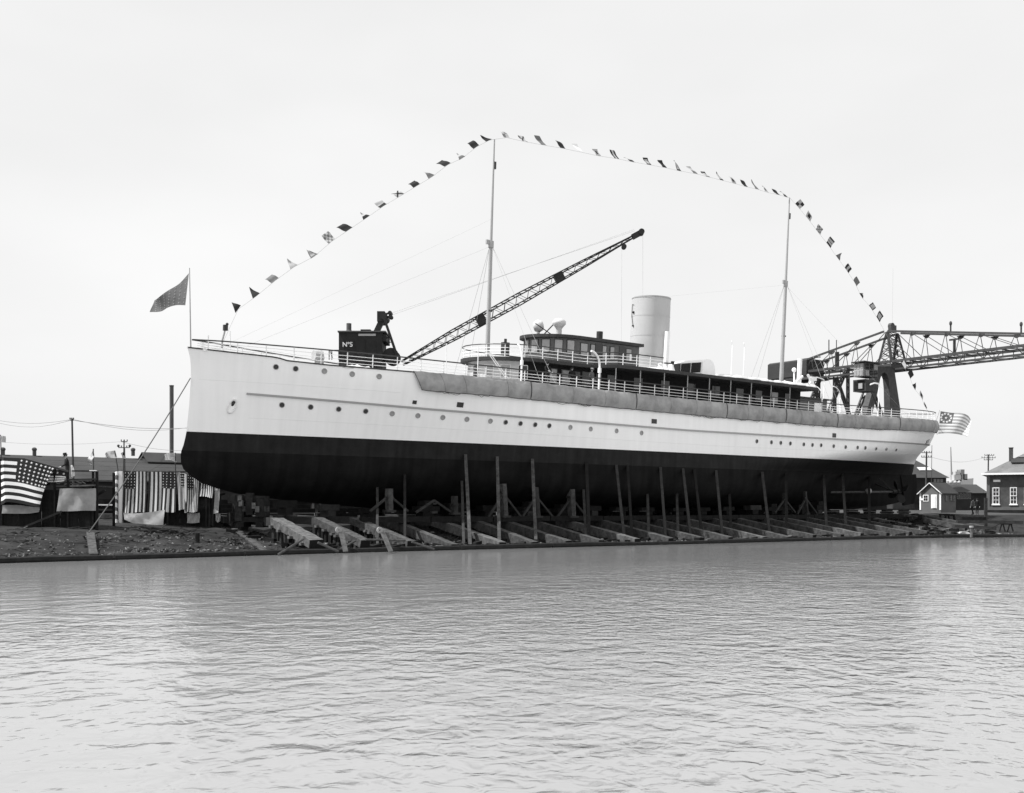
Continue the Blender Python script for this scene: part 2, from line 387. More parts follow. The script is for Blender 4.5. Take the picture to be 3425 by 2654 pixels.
yacht = thing('steam_yacht', 'long white steam yacht with black bottom, funnel and two masts standing on the launching ways', 'yacht', HULL)
levels = [-4.6, -4.52, -4.4, -4.25, -4.05, -3.85, -3.6, -3.3, -3.0, -2.6, -2.2, -1.8, -1.4, -1.15, -1.1, -.8, -.4, 0]
up = [.04, .1, .17, .24, .32, .4, .48, .56, .64, .72, .8, .87, .94, 1.0]
NS = 150
ss = []
for i in range(NS + 1):
    x = i / NS; ss.append(0.45 * x + 0.55 * (1 - cos(pi * x)) / 2)
h = MB(); rows = []
for side in (1, -1):
    rows = []
    for L_ in levels + up:
        row = []
        for s_ in ss:
            wv = L_
            if L_ in up:
                wv = L_ * sheer(s_ * 78.8); u = lut(STEM, wv) + (lut(STRN, wv) - lut(STEM, wv)) * s_
                wv = L_ * sheer(u)
            u = lut(STEM, wv) + (lut(STRN, wv) - lut(STEM, wv)) * s_
            row.append((u, side * (hb(u, wv) if 0 < s_ < 1 else 0.0), wv))
        rows.append(row)
    n0 = len(h.v); h.v += [Vector(p) for r in rows for p in r]; n = NS + 1
    nl = len(levels)
    for j in range(len(rows) - 1):
        mi = 0 if j >= nl - 1 else (1 if levels[j] >= -1.12 else 2)
        for i in range(NS):
            a = n0 + j * n + i; h.f.append((a, a + 1, a + n + 1, a + n)); h.mi.append(mi)
bmh = h
hull = h.build('hull', ['white_enamel', 'boot_black', 'bottom_black'], yacht, local=True, smooth=False)
bm = bmesh.new(); bm.from_mesh(hull.data); bmesh.ops.remove_doubles(bm, verts=bm.verts, dist=0.002); bmesh.ops.recalc_face_normals(bm, faces=bm.faces); bm.to_mesh(hull.data); bm.free()
autosmooth(hull, 40)
# deck, covering board, belting
top = rows[-1]
d = MB()
us_d = [p[0] for p in top]
for a, b2 in zip(us_d, us_d[1:]):
    ya, yb = max(0, hdeck(a) - .05), max(0, hdeck(b2) - .05)
    za, zb = sheer(a) - .12, sheer(b2) - .12
    d.quad((a, -ya, za), (b2, -yb, zb), (b2, yb, zb), (a, ya, za))
d.build('deck', 'deck_planks', yacht, local=True)
def hull_strip(name, wf, u0, u1, hgt, proud, mat, step=.8, sides=(1,), parent=None):
    m = MB()
    for sd_ in sides:
        rings = []; n = int((u1 - u0) / step) + 1
        for i in range(n + 1):
            u = u0 + (u1 - u0) * i / n; wv = wf(u)
            y0 = hb(u, wv - hgt / 2) * sd_; y1 = hb(u, wv + hgt / 2) * sd_
            rings.append([(u, y0 - .03 * sd_, wv - hgt / 2), (u, y0 + proud * sd_, wv - hgt / 2 + .01), (u, y1 + proud * sd_, wv + hgt / 2 - .01), (u, y1 - .03 * sd_, wv + hgt / 2)])
        m.loft(rings, True, True)
    return m.build(name, mat, parent or yacht, local=True)
hull_strip('covering_board', lambda u: sheer(u) - .03, -.05, 78.75, .09, .045, 'rail_wood', .4, (1, -1))
STRAKE = [(3, 2.36), (13.7, 2.02), (21, 1.86), (36.5, 1.69), (51.6, 1.74), (66, 1.84), (78.6, 1.99)]
hull_strip('rubbing_strake', lambda u: lut(STRAKE, u), 3.1, 77.9, .13, .1, 'strake_grey', .6, (1, -1))
hull_strip('plate_seam', lambda u: .95 - .3 * smooth(u / 40) + .25 * smooth((u - 40) / 30), 3.3, 74, .028, .008, 'white_shade', .8)
hull_strip('plate_seam', lambda u: 3.05 - .6 * smooth(u / 40) + .25 * smooth((u - 40) / 30), 0.6, 12, .028, .008, 'white_shade', .8)
# portholes
def frame_at(u, wv):
    n = hull_n(u, wv); X = Vector((1, 0, 0)); X = (X - n * X.dot(n)).normalized(); return n, X, n.cross(X) * -1
ring = MB(); ring.lathe((0, 0, 0), [(.135, -.03), (.172, -.03), (.172, .03), (.14, .045), (.135, -.03)], 18, (0, 0, 1), caps=False)
pane = MB(); pane.lathe((0, 0, 0), [(.138, -.02), (.138, .012)], 18, (0, 0, 1))
ring_o = pane_o = None
PR = [(923, 1228, 0), (989, 1234, 0), (1085, 1242, 1), (1178, 1252, 1), (1268, 1260, 1), (943, 1355, 0), (1039, 1362, 0), (1132.6, 1369, 0), (1223, 1376, 0), (1311.6, 1384, 1), (1397.6, 1391, 1), (1481, 1397, 1), (1561.6, 1403, 1), (1640, 1409, 1), (1691, 1413, 0), (1740.5, 1417, 0), (1789.6, 1421, 0), (1837, 1424.6, 0), (1907.6, 1430, 1), (1975.6, 1435.6, 1), (2062, 1442, 1), (2145.5, 1449, 1)]
PR += [(x, y, 0) for x, y in [(2531, 1476.7), (2579.7, 1480), (2611, 1482), (2643, 1484), (2688, 1487), (2717, 1489), (2746, 1490), (2788, 1493), (2828, 1496), (2868, 1497.5), (2894, 1498.6), (2930, 1501), (2965, 1502), (2998, 1504)]]
for px, py, k in PR:
    p = hull_hit(px, py); n, X, Y = frame_at(p.x, p.z); n = Vector((n.x, n.y, n.z * (.25 if p.x > 60 else 1))).normalized()
    for sd_ in (1, -1):
        eul = Vector((n.x, -sd_ * n.y, n.z)).to_track_quat('Z', 'Y').to_euler()
        loc = Vector((p.x, sd_ * p.y, p.z))
        if ring_o is None:
            ring_o = ring.build('porthole', 'strake_grey', yacht, local=True); ring_o.location = sl(loc); ring_o.rotation_euler = eul; r_ = ring_o
            pane_o = {}
            pane_o[0] = pane.build('glass', 'glass_dark', ring_o, local=True); q = pane_o[0]
        else:
            r_ = inst(ring_o, yacht, loc, eul)
            if k == 1 and 1 not in pane_o:
                pane_o[1] = pane.build('glass', 'glass_pale', r_, local=True)
            else:
                q = inst(pane_o[k], r_, (0, 0, 0), (0, 0, 0))
# square freeing ports
for px, py, sx, sy in [(1386.6, 1346, 14, 11), (1539, 1354.6, 22, 15), (2187.7, 1410, 17, 13), (2790, 1457, 12, 12), (3102, 1478, 7, 12)]:
    p = hull_hit(px, py); q = hull_hit(px + sx / 2, py); l = abs(q.x - p.x); n, X, Y = frame_at(p.x, p.z)
    m = MB(); m.box(p, (2 * l, sy * .02 * (.9 + p.x / 90), .06), X, Y, n); m.build('freeing_port', 'glass_dark', yacht, local=True)
# hawse pipe with anchor recess, bow fairlead
p = hull_hit(777, 1358); n, X, Y = frame_at(p.x, p.z)
def oval(c, n, X, Y, prof, sx, sy, k=24):
    return [[c + n * hh + X * (cos(2 * pi * i / k) * r * sx) + Y * (sin(2 * pi * i / k) * r * sy) for i in range(k)] for r, hh in prof]
tilt = (Y + X * .28).normalized()
m = MB(); m.loft(oval(p, n, X, tilt, [(1.0, -.02), (.98, .1), (.82, .13), (.62, .04), (.5, -.12), (.0, -.14)], .26, .5), True, False)
m.build('hawse_pipe', 'white_paint', yacht, local=True, smooth=True)
m = MB(); m.loft(oval(p + tilt * .17 + n * .01, n, X, tilt, [(1.0, .0), (.5, .03), (.01, .03)], .1, .2), True, False); m.build('hawse_hole', 'glass_dark', yacht, local=True)
p = hull_hit(686, 1170); n, X, Y = frame_at(p.x, p.z)
m = MB(); m.loft(oval(p, n, X, Y, [(1.0, -.02), (1, .06), (.8, .09), (.6, .05), (.01, .05)], .13, .1), True, False); m.build('fairlead', 'white_paint', yacht, local=True, smooth=True)
# rails
def edge_path(u0, u1, off, wf, side, step=.7):
    n = int((u1 - u0) / step); return [Vector((u0 + (u1 - u0) * i / n, side * max(0.0, hdeck(u0 + (u1 - u0) * i / n) - off), wf(u0 + (u1 - u0) * i / n))) for i in range(n + 1)]
m = MB(); pth = edge_path(.22, 78.72, .1, railw, 1); back = edge_path(.22, 78.72, .1, railw, -1)
m.tube(pth + [Vector((78.78, 0, railw(78.7)))] + back[::-1] + [pth[0]], .045, 6); m.build('top_rail', 'rail_wood', yacht, local=True)
for fr in (.25, .5, .75):
    m = MB()
    for sd_ in (1, -1): m.tube(edge_path(.6, 78.4, .1, lambda u: sheer(u) + (railw(u) - sheer(u)) * fr - .03, sd_, 1.0), .019, 5)
    m.build('lower_rail', 'white_paint', yacht, local=True)
stm = MB(); stm.tube([(0, 0, -.14), (0, 0, .8)], .032, 6); sto = None
u = 1.0
while u < 78.2:
    for sd_ in (1, -1):
        loc = Vector((u, sd_ * (hdeck(u) - .1), sheer(u)))
        if sto is None: sto = stm.build('stanchion', 'white_paint', yacht, local=True); sto.location = sl(loc)
        else:
            o = inst(sto, yacht, loc)
            o.scale.z = (railw(u) - sheer(u)) / .8
    u += 1.52

# ------------------------------------------------------------------ upper works
def path_solid(name, mat, path, w0, w1, cap=True, wave=None):
    m = MB(); f0 = w0 if callable(w0) else (lambda u: w0); f1 = w1 if callable(w1) else (lambda u: w1)
    m.loft([[(p[0], p[1], f0(p[0])) for p in path], [(p[0], p[1], f1(p[0])) for p in path]], True, cap)
    return m.build(name, mat, yacht, local=True)
def rounded(u0, u1, half, rx, n=14, aft_r=0.0):
    """plan outline with an elliptical front of depth rx"""
    f = [(u0 + rx * (1 - sin(a)), half * cos(a)) for a in [pi * i / n for i in range(n + 1)]]
    f = [(x, y) for x, y in f]
    return [(u1, half)] + f + [(u1, -half)]
def along(path, d):
    for a, b2 in zip(path, path[1:]):
        a = Vector(a); b2 = Vector(b2); l = (b2 - a).length
        if d <= l: return a + (b2 - a) * (d / l), (b2 - a).normalized()
        d -= l
    return Vector(path[-1]), (Vector(path[-1]) - Vector(path[-2])).normalized()
def dist_u(path, u_t):
    d = 0
    for a, b2 in zip(path, path[1:]):
        a = Vector(a); b2 = Vector(b2)
        if (a.x - u_t) * (b2.x - u_t) <= 0 and abs(a.x - b2.x) > 1e-6: return d + (b2 - a).length * (u_t - a.x) / (b2.x - a.x)
        d += (b2 - a).length
    return d
def panel(name, mat, path, d0, d1, w0, w1, off=.02, th=.04, parent=None, seg=3):
    """slab following the wall outline (outline runs from port aft, round the front, to starboard aft)"""
    m = MB(); rings = []
    for i in range(seg + 1):
        p, tg = along(path, d0 + (d1 - d0) * i / seg); nn = Vector((tg.y, -tg.x))
        c = Vector((sum(q[0] for q in path) / len(path), 0))
        if nn.dot(p - c) < 0: nn = -nn
        a = p + nn * (off - th); b2 = p + nn * off
        rings.append([(a.x, a.y, w0), (b2.x, b2.y, w0), (b2.x, b2.y, w1), (a.x, a.y, w1)])
    m.loft(rings, True, True); return m.build(name, mat, parent or yacht, local=True)
def window(path, d0, d1, w0, w1, glass='glass_pale', frame='varnish_wood', mullion=False):
    f = MB(); t_ = .06
    g_ = None
    rings = []
    fr = panel('window', frame, path, d0 - t_, d1 + t_, w0 - t_, w1 + t_, .035, .05)
    panel('pane', glass, path, d0, d1, w0, w1, .05, .03, fr)
    return fr
# deckhouse: pale curved front, wood sides with the roof's shade put into their colour
HP = rounded(20.6, 53.0, 3.05, 3.2)
DKW = lambda u: sheer(u) - .2
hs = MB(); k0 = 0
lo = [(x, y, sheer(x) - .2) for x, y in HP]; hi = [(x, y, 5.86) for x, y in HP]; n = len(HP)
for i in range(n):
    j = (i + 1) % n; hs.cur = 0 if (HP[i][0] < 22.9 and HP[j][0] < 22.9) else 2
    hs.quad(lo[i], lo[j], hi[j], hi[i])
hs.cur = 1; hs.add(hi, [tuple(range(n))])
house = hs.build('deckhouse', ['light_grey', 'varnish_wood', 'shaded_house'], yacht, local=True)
d_front = dist_u(HP, 23.8)
dl = 0
tot_front = 0
for i in range(1, len(HP) - 2): tot_front += (Vector(HP[i + 1]) - Vector(HP[i])).length
for k in range(7):                                      # curved front windows
    dd = d_front + tot_front * (.13 + .123 * k)
    window(HP, dd - .3, dd + .3, 4.62, 5.5, 'glass_pale' if k % 3 else 'glass_dark', 'white_shade')
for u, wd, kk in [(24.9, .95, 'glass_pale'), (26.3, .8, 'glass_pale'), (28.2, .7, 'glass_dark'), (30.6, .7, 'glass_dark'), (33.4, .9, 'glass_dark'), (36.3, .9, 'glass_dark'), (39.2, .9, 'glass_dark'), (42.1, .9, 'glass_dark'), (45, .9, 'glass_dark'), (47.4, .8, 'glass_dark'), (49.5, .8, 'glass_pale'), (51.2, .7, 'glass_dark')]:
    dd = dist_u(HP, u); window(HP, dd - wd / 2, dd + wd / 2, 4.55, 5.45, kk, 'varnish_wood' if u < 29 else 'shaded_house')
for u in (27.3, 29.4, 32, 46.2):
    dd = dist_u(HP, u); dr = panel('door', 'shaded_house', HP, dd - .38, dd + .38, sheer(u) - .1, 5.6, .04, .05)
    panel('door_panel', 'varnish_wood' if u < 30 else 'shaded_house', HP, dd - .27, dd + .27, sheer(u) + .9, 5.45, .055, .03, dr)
# promenade roof: narrow round the house front, out to the ship's side aft
def roof_path():
    r = []; n = 12
    aft = [(u_, min(5.15, hdeck(u_) - .2)) for u_ in (52.6, 51.5, 49, 46, 42, 38, 34, 31, 29.3, 28.7, 28.2, 27.6)]
    aft[-3] = (28.7, 4.6); aft[-2] = (28.2, 3.95); aft[-1] = (27.5, 3.72)
    port = [(53.3, 3.6), (53.1, 4.6)] + aft
    fr = [(20.1 + 3.6 * (1 - sin(a)), 3.72 * cos(a)) for a in [pi * i / n for i in range(n + 1)]]
    return port + fr + [(x, -y) for x, y in port[::-1]]
RP = roof_path()
RW = lambda u: lut([(20, 5.98), (28, 5.92), (30, 6.0), (44, 5.98), (53, 5.93)], u)
m = MB(); m.cur = 0
fo = [[(x, y, RW(x) - .17) for x, y in RP], [(x, y, RW(x) + .06) for x, y in RP]]
m.loft(fo, True, False); m.add(fo[0], [tuple(range(len(RP)))]); m.cur = 1; m.add(fo[1], [tuple(range(len(RP)))])
m.build('promenade_roof', ['dark_wood', 'deck_planks'], yacht, local=True)
for px in (2061, 2143, 2223, 2301, 2374, 2445, 2514, 2580, 2643):
    q = sp(px, lut([(2061, 1222), (2213, 1238), (2500, 1272), (2705, 1300)], px), 5.0); u = q.x
    for sd_ in (1, -1):
        yy = min(5.0, hdeck(u) - .16)
        m = MB(); m.tube([(u, sd_ * yy, sheer(u) - .12), (u, sd_ * yy, RW(u) - .15)], .04, 6); m.build('awning_post', 'mast_paint', yacht, local=True)
# deck lockers and benches in the shade of the promenade
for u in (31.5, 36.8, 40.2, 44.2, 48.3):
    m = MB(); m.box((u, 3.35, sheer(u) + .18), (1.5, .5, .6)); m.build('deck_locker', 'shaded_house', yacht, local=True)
# small after house
m = MB(); m.loft([[(x, y, 3.75) for x, y in ((53.3, 2.2), (58.0, 2.2), (58.0, -2.2), (53.3, -2.2))], [(x, y, 5.3) for x, y in ((53.3, 2.2), (58.0, 2.2), (58.0, -2.2), (53.3, -2.2))]], True, True)
m.build('after_house', 'varnish_wood', yacht, local=True)
m = MB(); m.box((55.9, 0, 5.36), (4.9, 5.0, .12)); m.build('after_roof', 'dark_wood', yacht, local=True)
m = MB(); m.box((56.6, 2.23, 4.55), (1.0, .06, .9)); m.build('after_screen', 'white_paint', yacht, local=True)
# wheelhouse on the bridge deck
WP = rounded(25.4, 34.1, 2.35, 2.6)
ws = MB(); ws.loft([[(x, y, 5.95) for x, y in WP], [(x, y, 7.86) for x, y in WP]], True, True); wheel = ws.build('wheelhouse', 'varnish_wood', yacht, local=True)
WR = rounded(25.05, 34.35, 2.6, 2.8)
path_solid('wheelhouse_roof', 'dark_wood', WR, 7.88, 8.1)
dw0 = dist_u(WP, 28.0); tf = sum((Vector(WP[i + 1]) - Vector(WP[i])).length for i in range(1, len(WP) - 2))
for k in range(8):
    dd = dw0 + tf * (.09 + .118 * k); window(WP, dd - .27, dd + .27, 6.85, 7.72, 'glass_pale', 'dark_wood')
for u, wd, kk in [(28.5, .62, 'glass_pale'), (29.35, .35, 'glass_pale'), (30.5, .34, 'glass_pale'), (31.3, .38, 'glass_pale'), (33.0, .5, 'glass_pale')]:
    dd = dist_u(WP, u); window(WP, dd - wd / 2, dd + wd / 2, 6.75, 7.6, kk, 'dark_wood')
for u in (29.95, 32.35):
    dd = dist_u(WP, u); panel('door', 'glass_dark', WP, dd - .33, dd + .33, 6.0, 7.75, .03, .03)
dd = dist_u(WP, 33.15); panel('notice_board', 'white_paint', WP, dd - .1, dd + .1, 6.75, 7.3, .09, .03)
# bridge deck rail
def off_path(path, o):
    c = Vector((30, 0)); r = []
    for i, p in enumerate(path):
        a = Vector(path[max(0, i - 1)]); b2 = Vector(path[min(len(path) - 1, i + 1)]); tg = (b2 - a).normalized(); nn = Vector((tg.y, -tg.x))
        if nn.dot(Vector(p) - c) < 0: nn = -nn
        q = Vector(p) - nn * o; r.append((q.x, q.y))
    return r
BR = [p for p in off_path(RP, .12) if p[0] < 37.5]
half = BR
m = MB(); m.tube([(x, y, RW(x) + .92) for x, y in BR], .04, 6); m.build('bridge_top_rail', 'rail_wood', yacht, local=True)
for fr in (.24, .46, .68):
    m = MB(); m.tube([(x, y, RW(x) + fr) for x, y in BR], .018, 5); m.build('bridge_lower_rail', 'white_paint', yacht, local=True)
tl = sum((Vector(b2) - Vector(a)).length for a, b2 in zip(BR, BR[1:])); kk = int(tl / 1.35)
so2 = None
for i in range(kk + 1):
    p, _ = along(BR, tl * i / kk)
    loc = Vector((p.x, p.y, RW(p.x)))
    if so2 is None:
        mm = MB(); mm.tube([(0, 0, 0), (0, 0, .92)], .03, 6); so2 = mm.build('bridge_stanchion', 'white_paint', yacht, local=True); so2.location = sl(loc)
    else: inst(so2, yacht, loc)
# funnel
fc = sp(2183, 1100, 0); ub = 37.55
def fring(wv, r): return [(ub + (wv - 6) * -0.0 + r * cos(2 * pi * k / 40) * 1.0, r * sin(2 * pi * k / 40), wv + 0 * k) for k in range(40)]
m = MB(); rr = 1.52
m.loft([fring(5.9, rr), fring(12.2, rr)], True, False); m.loft([fring(12.2, rr - .05), fring(8, rr - .05)], True, False)
m.loft([fring(12.2, rr), fring(12.2, rr - .05)], True, False); m.loft([fring(8, rr - .05), fring(8, .01)], True, False)
fun = m.build('funnel', 'funnel_paint', yacht, local=True); autosmooth(fun, 50)
m = MB(); m.loft([fring(12.08, rr + .025), fring(12.16, rr + .025)], True, False); m.build('funnel_rim', 'strake_grey', yacht, local=True)
for zz in (7.6, 9.15, 10.7):
    m = MB(); m.loft([fring(zz - .04, rr + .012), fring(zz + .04, rr + .012)], True, False); autosmooth(m.build('funnel_seam', 'funnel_paint', yacht, local=True))
m = MB(); ang = radians(196); q = Vector((ub + 1.56 * cos(ang), 1.56 * sin(ang), 11.1)); X = Vector((-sin(ang), cos(ang), 0))
m.tube([q + Vector((0, 0, .45)), q + X * .22 + Vector((0, 0, .5)), q + X * .26 - Vector((0, 0, .35)), q - Vector((0, 0, 1.2))], .022, 6); m.ball(q + Vector((0, 0, -.15)), .1); m.ball(q - Vector((0, 0, 1.2)), .08)
m.build('whistle', 'black_iron', yacht, local=True)
m = MB(); m.lathe((ub, 0, 5.95), [(2.0, 0), (2.0, .45), (1.75, .62), (1.5, .62)], 32, caps=False); m.build('funnel_base', 'white_paint', yacht, local=True)
m = MB()
for k in range(14):
    a = 2 * pi * k / 14; m.box((ub + 2.0 * cos(a), 2.0 * sin(a), 6.2), (.06, .42, .26), (cos(a), sin(a), 0), (-sin(a), cos(a), .25), (0, 0, 1))
m.build('funnel_louvre', 'glass_dark', yacht, local=True)
# escape pipe and engine casing aft of the funnel
pb = sp(2226, 1205, 2.0); pt = sp(2233, 1110, 2.0)
m = MB(); m.tube([Vector((pb.x, 2.0, 5.95)), Vector((pt.x, 2.0, pt.z))], .2, 14); autosmooth(m.build('escape_pipe', 'white_paint', yacht, local=True))
m = MB(); m.lathe((pb.x - .75, 2.2, 5.95), [(.5, 0), (.42, .3), (.16, .7), (.2, .85), (.01, .95)], 14); m.lathe((pb.x + .1, 2.5, 5.95), [(.4, 0), (.36, .35), (.22, .7), (.2, .85), (.01, .9)], 14); m.box((pb.x - .3, 2.3, 6.1), (1.4, .7, .3)); autosmooth(m.build('deck_winch', 'white_paint', yacht, local=True))
m = MB(); m.beam((pb.x - .6, 2.3, 6.9), (pb.x + .6, 2.3, 6.95), .1, .1); m.box((pb.x + .5, 2.3, 7.02), (.2, .2, .2)); m.build('winch_lever', 'rail_wood', yacht, local=True)
# engine room skylight lying athwartships, glazed slope looking forward
c0 = sp(2349, 1237, 3.1); u0 = c0.x
prof = [(0, 0), (-.02, .05)] + [(0.0 + .25 * 0, .38)] + [(.05, 1.0)] + [(1.2 + .75 * cos(a) - .42, .55 + .75 * sin(a) - .1) for a in [radians(x) for x in (95, 75, 55, 35, 15, -5)]] + [(1.6, 0)]
y0, y1 = 3.1, -.4
m = MB(); m.loft([[(u0 + a, y, 5.98 + b2 * 1.28) for a, b2 in prof] for y in (y0, y1)], True, True)
skl = m.build('engine_skylight', 'white_paint', yacht, local=True); autosmooth(skl, 40)
for i in range(3):
    ya = y0 - .18 - i * 1.1; m = MB(); m.quad((u0 - .035, ya, 6.46), (u0 - .035, ya - 1.0, 6.46), (u0 + .015, ya - 1.0, 7.22), (u0 + .015, ya, 7.22)); m.prism([Vector((u0 - .045, ya, 6.44)), Vector((u0 - .045, ya - 1.0, 6.44)), Vector((u0 + .02, ya - 1.0, 7.22)), Vector((u0 + .02, ya, 7.22))], (.03, 0, 0)); m.build('skylight_pane', 'glass_dark', skl, local=True)
m = MB(); m.box((u0 - .04, (y0 + y1) / 2, 6.38), (.14, y0 - y1, .05)); m.build('skylight_sill', 'white_paint', skl, local=True)
# masts
def mast(name, u, px_top, py_top, py_hound, r0, r1, base_w):
    tp = sp(px_top, py_top, 0); hd = sp(px_top, py_hound, 0)
    m = MB(); m.tube([(u, 0, base_w), (u, 0, (base_w + hd.z) / 2), (u, 0, hd.z + .3)], r0, 14, r0 * .72); autosmooth(m.build(name, 'mast_paint', yacht, local=True))
    mo = yacht.children[-1]
    tm = MB(); tm.tube([(u, 0, hd.z - .9), (u, 0, tp.z)], r0 * .62, 10, r1); tmo = tm.build('topmast', 'mast_paint', yacht, local=True); autosmooth(tmo)
    return hd.z, tp.z
fh, ft = mast('foremast', 21.55, 1651, 466, 826, .18, .05, 3.9)
mh, mt = mast('mainmast', 54.2, 2641, 662, 957, .2, .05, 3.9)
for u, hz, tz in ((21.55, fh, ft), (54.2, mh, mt)):
    m = MB(); m.tube([(u, 0, hz - .1), (u, 0, hz + .35)], .2, 12); m.box((u - .28, 0, hz + .25), (.3, .14, .3)); m.build('mast_band', 'strake_grey', yacht, local=True)
    m = MB(); m.box((u + .1, 0, hz + 5.6 if u < 30 else tz - 1.6), (.16, .16, .5)); m.box((u + .05, 0, hz - 4.5), (.3, .3, .12)); m.build('mast_fitting', 'rail_wood', yacht, local=True)
    m = MB()
    for sd_ in (1, -1):
        for du in (.6, 1.9): m.tube([(u, sd_ * .15, hz), (u + du, sd_ * (hdeck(u + du) - .15), sheer(u) + .1)], .012, 4)
    m.build('shroud', 'wire_grey', yacht, local=True)
m = MB(); m.tube([(21.55, 0, fh), (3.6, 0, 5.3)], .007, 4); m.tube([(21.55, 0, ft - 5.5), (2.2, 0, 5.2)], .005, 4); m.build('forestay', 'wire_grey', yacht, local=True)
m = MB(); m.tube([(54.2, 0, mh), (75, 0, 4.6)], .006, 4); m.tube([(54.2, 0, mh), (37.5, 0, 12.2)], .004, 4); m.build('backstay', 'wire_grey', yacht, local=True)
# davits
def davit(u, v, w0, hgt, reach, dirv, r=.075):
    p0 = Vector((u, v, w0)); D = Vector(dirv).normalized(); pts = [p0, p0 + Vector((0, 0, hgt * .62))]
    for i in range(1, 8):
        a = pi / 2 * i / 7; pts.append(p0 + Vector((0, 0, hgt * .62 + hgt * .38 * sin(a))) + D * (reach * (1 - cos(a))))
    m = MB(); m.tube(pts, r, 10); m.tube([p0 + Vector((0, 0, hgt * .48)), p0 + Vector((0, 0, hgt * .6))], r * 1.7, 10); o = m.build('davit', 'white_paint', yacht, local=True); autosmooth(o); return o
q = sp(2004.8, 1296, 5.1); davit(q.x, 5.05, sheer(q.x) - .1, 2.75, 1.0, (-1, .15, 0))
q = sp(1745, 1268, 5.1); davit(q.x, 5.05, sheer(q.x) - .1, 2.55, .35, (-.6, -1, 0), .065)
q = sp(1738, 1268, 4.9)
m = MB(); m.tube([(q.x - 2.2, 4.4, 6.0), (q.x - .8, 5.0, 4.1)], .03, 5); m.tube([(q.x - 2.2, 4.2, 6.0), (q.x - 1.0, 5.0, 4.1)], .03, 5); m.build('boat_fall', 'white_paint', yacht, local=True)
q = sp(2737, 1385, 4.9); davit(q.x, hdeck(q.x) - .2, sheer(q.x) - .1, 2.4, 1.0, (-.75, -1, 0), .05); davit(q.x + 2.6, hdeck(q.x + 2.6) - .2, sheer(q.x) - .1, 2.4, 1.3, (-1, .1, 0), .04)
for (pa, pb_) in (((2712, 1264), (2755, 1270)), ((2910, 1288), (2938, 1285))):
    a = sp(*pa, -1.5); c = sp(*pb_, -1.5); mm = (a + c) / 2 + Vector((0, 0, .12)); dn = Vector((c.x, -1.5, 3.8))
    m = MB(); m.tube([a, mm, c, Vector((c.x + .15, -1.5, c.z - .25)), Vector((c.x + .2, -1.5, 3.8))], .045, 8); m.build('davit', 'white_paint', yacht, local=True)
# boat derrick post and hoist on the after promenade roof
q = sp(2672, 1285, 2.4); tq = sp(2673, 1200, 2.4)
m = MB(); m.tube([(q.x, 2.4, 5.95), (q.x, 2.4, tq.z)], .2, 14); autosmooth(m.build('ventilator_post', 'white_paint', yacht, local=True))
m = MB(); b0 = Vector((q.x, 2.6, 6.0))
m.lathe(b0 + Vector((-1.0, .3, .5)), [(.02, -.02), (.26, 0), (.26, .22), (.02, .25)], 14, (0, 1, 0)); m.lathe(b0 + Vector((.9, .3, .55)), [(.02, -.02), (.3, 0), (.3, .22), (.02, .25)], 14, (0, 1, 0))
m.box(b0 + Vector((0, .1, .12)), (3.3, .6, .25)); m.beam(b0 + Vector((-1.6, .3, .2)), b0 + Vector((-.2, .3, 1.1)), .16, .16); m.beam(b0 + Vector((1.7, .3, .2)), b0 + Vector((.5, .3, 1.3)), .16, .16); m.box(b0 + Vector((1.4, .2, 1.0)), (.7, .3, .35)); m.ball(b0 + Vector((-1.4, .3, 1.55)), .2); m.ball(b0 + Vector((-2.6, .3, .4)), .16); m.beam(b0 + Vector((-1.3, .3, .5)), b0 + Vector((-1.4, .3, 1.5)), .1, .1)
autosmooth(m.build('boat_hoist', 'white_paint', yacht, local=True))
# white ventilator pipes amidships and skiffs on chocks
for px, t_ in ((2446, 1142), (2487, 1148)):
    a = sp(px, 1245, 0.0); c = sp(px - 4, t_, 0.0); m = MB(); m.tube([(a.x, 0, 5.9), (a.x, 0, c.z - .3), (a.x - .25, 0.1, c.z)], .035, 8); m.build('ventilator_pipe', 'white_paint', yacht, local=True)
for px in (2432, 2490):
    a = sp(px, 1242, 1.4); m = MB(); rings = []
    for i in range(9):
        s_ = i / 8; hw = .55 * sqrt(max(.003, 1 - (2 * s_ - 1) ** 2)); rings.append([(a.x - 1.3 + 2.6 * s_, 1.4 + hw * cos(b2), 6.15 + .5 - .5 * sin(b2) * (.6 + hw * .5)) for b2 in [pi * k / 8 for k in range(9)]])
    m.loft(rings, True, True); autosmooth(m.build('skiff_hull', 'white_paint', yacht, local=True), 60)
# compass platform gear on the wheelhouse roof: canvas-covered searchlights, stovepipe, crossed poles
def hood(px, pyb, pyt, v, rr_):
    a = sp(px, pyb, v); c = sp(px, pyt, v); hh = c.z - 8.1
    m = MB(); m.lathe((a.x, v, 8.08), [(rr_ * .42, 0), (rr_ * .42, hh * .4), (rr_ * .6, hh * .5), (rr_ * 1.0, hh * .68), (rr_ * .98, hh * .82), (rr_ * .62, hh * .96), (.02, hh)], 14)
    o = m.build('searchlight_hood', 'canvas_pale', yacht, local=True); autosmooth(o, 60)
hood(1869, 1118, 1064, 1.2, .5)
a = sp(1800, 1122, -.3); m = MB(); m.lathe((a.x, -.3, 8.08), [(.12, 0), (.12, .3)], 10); m.lathe((a.x, -.3, 8.85), [(.02, -.4), (.35, -.3), (.47, 0), (.35, .3), (.02, .38)], 14, (.9, .4, .25)); autosmooth(m.build('searchlight_hood', 'canvas_pale', yacht, local=True), 60)
a = sp(1825, 1120, .8); m = MB(); m.tube([(a.x - .2, .8, 8.1), (a.x + .9, .6, 9.0)], .045, 6); m.tube([(a.x - .9, .7, 8.85), (a.x + .9, .7, 8.1)], .035, 6); m.build('signal_spar', 'rail_wood', yacht, local=True)
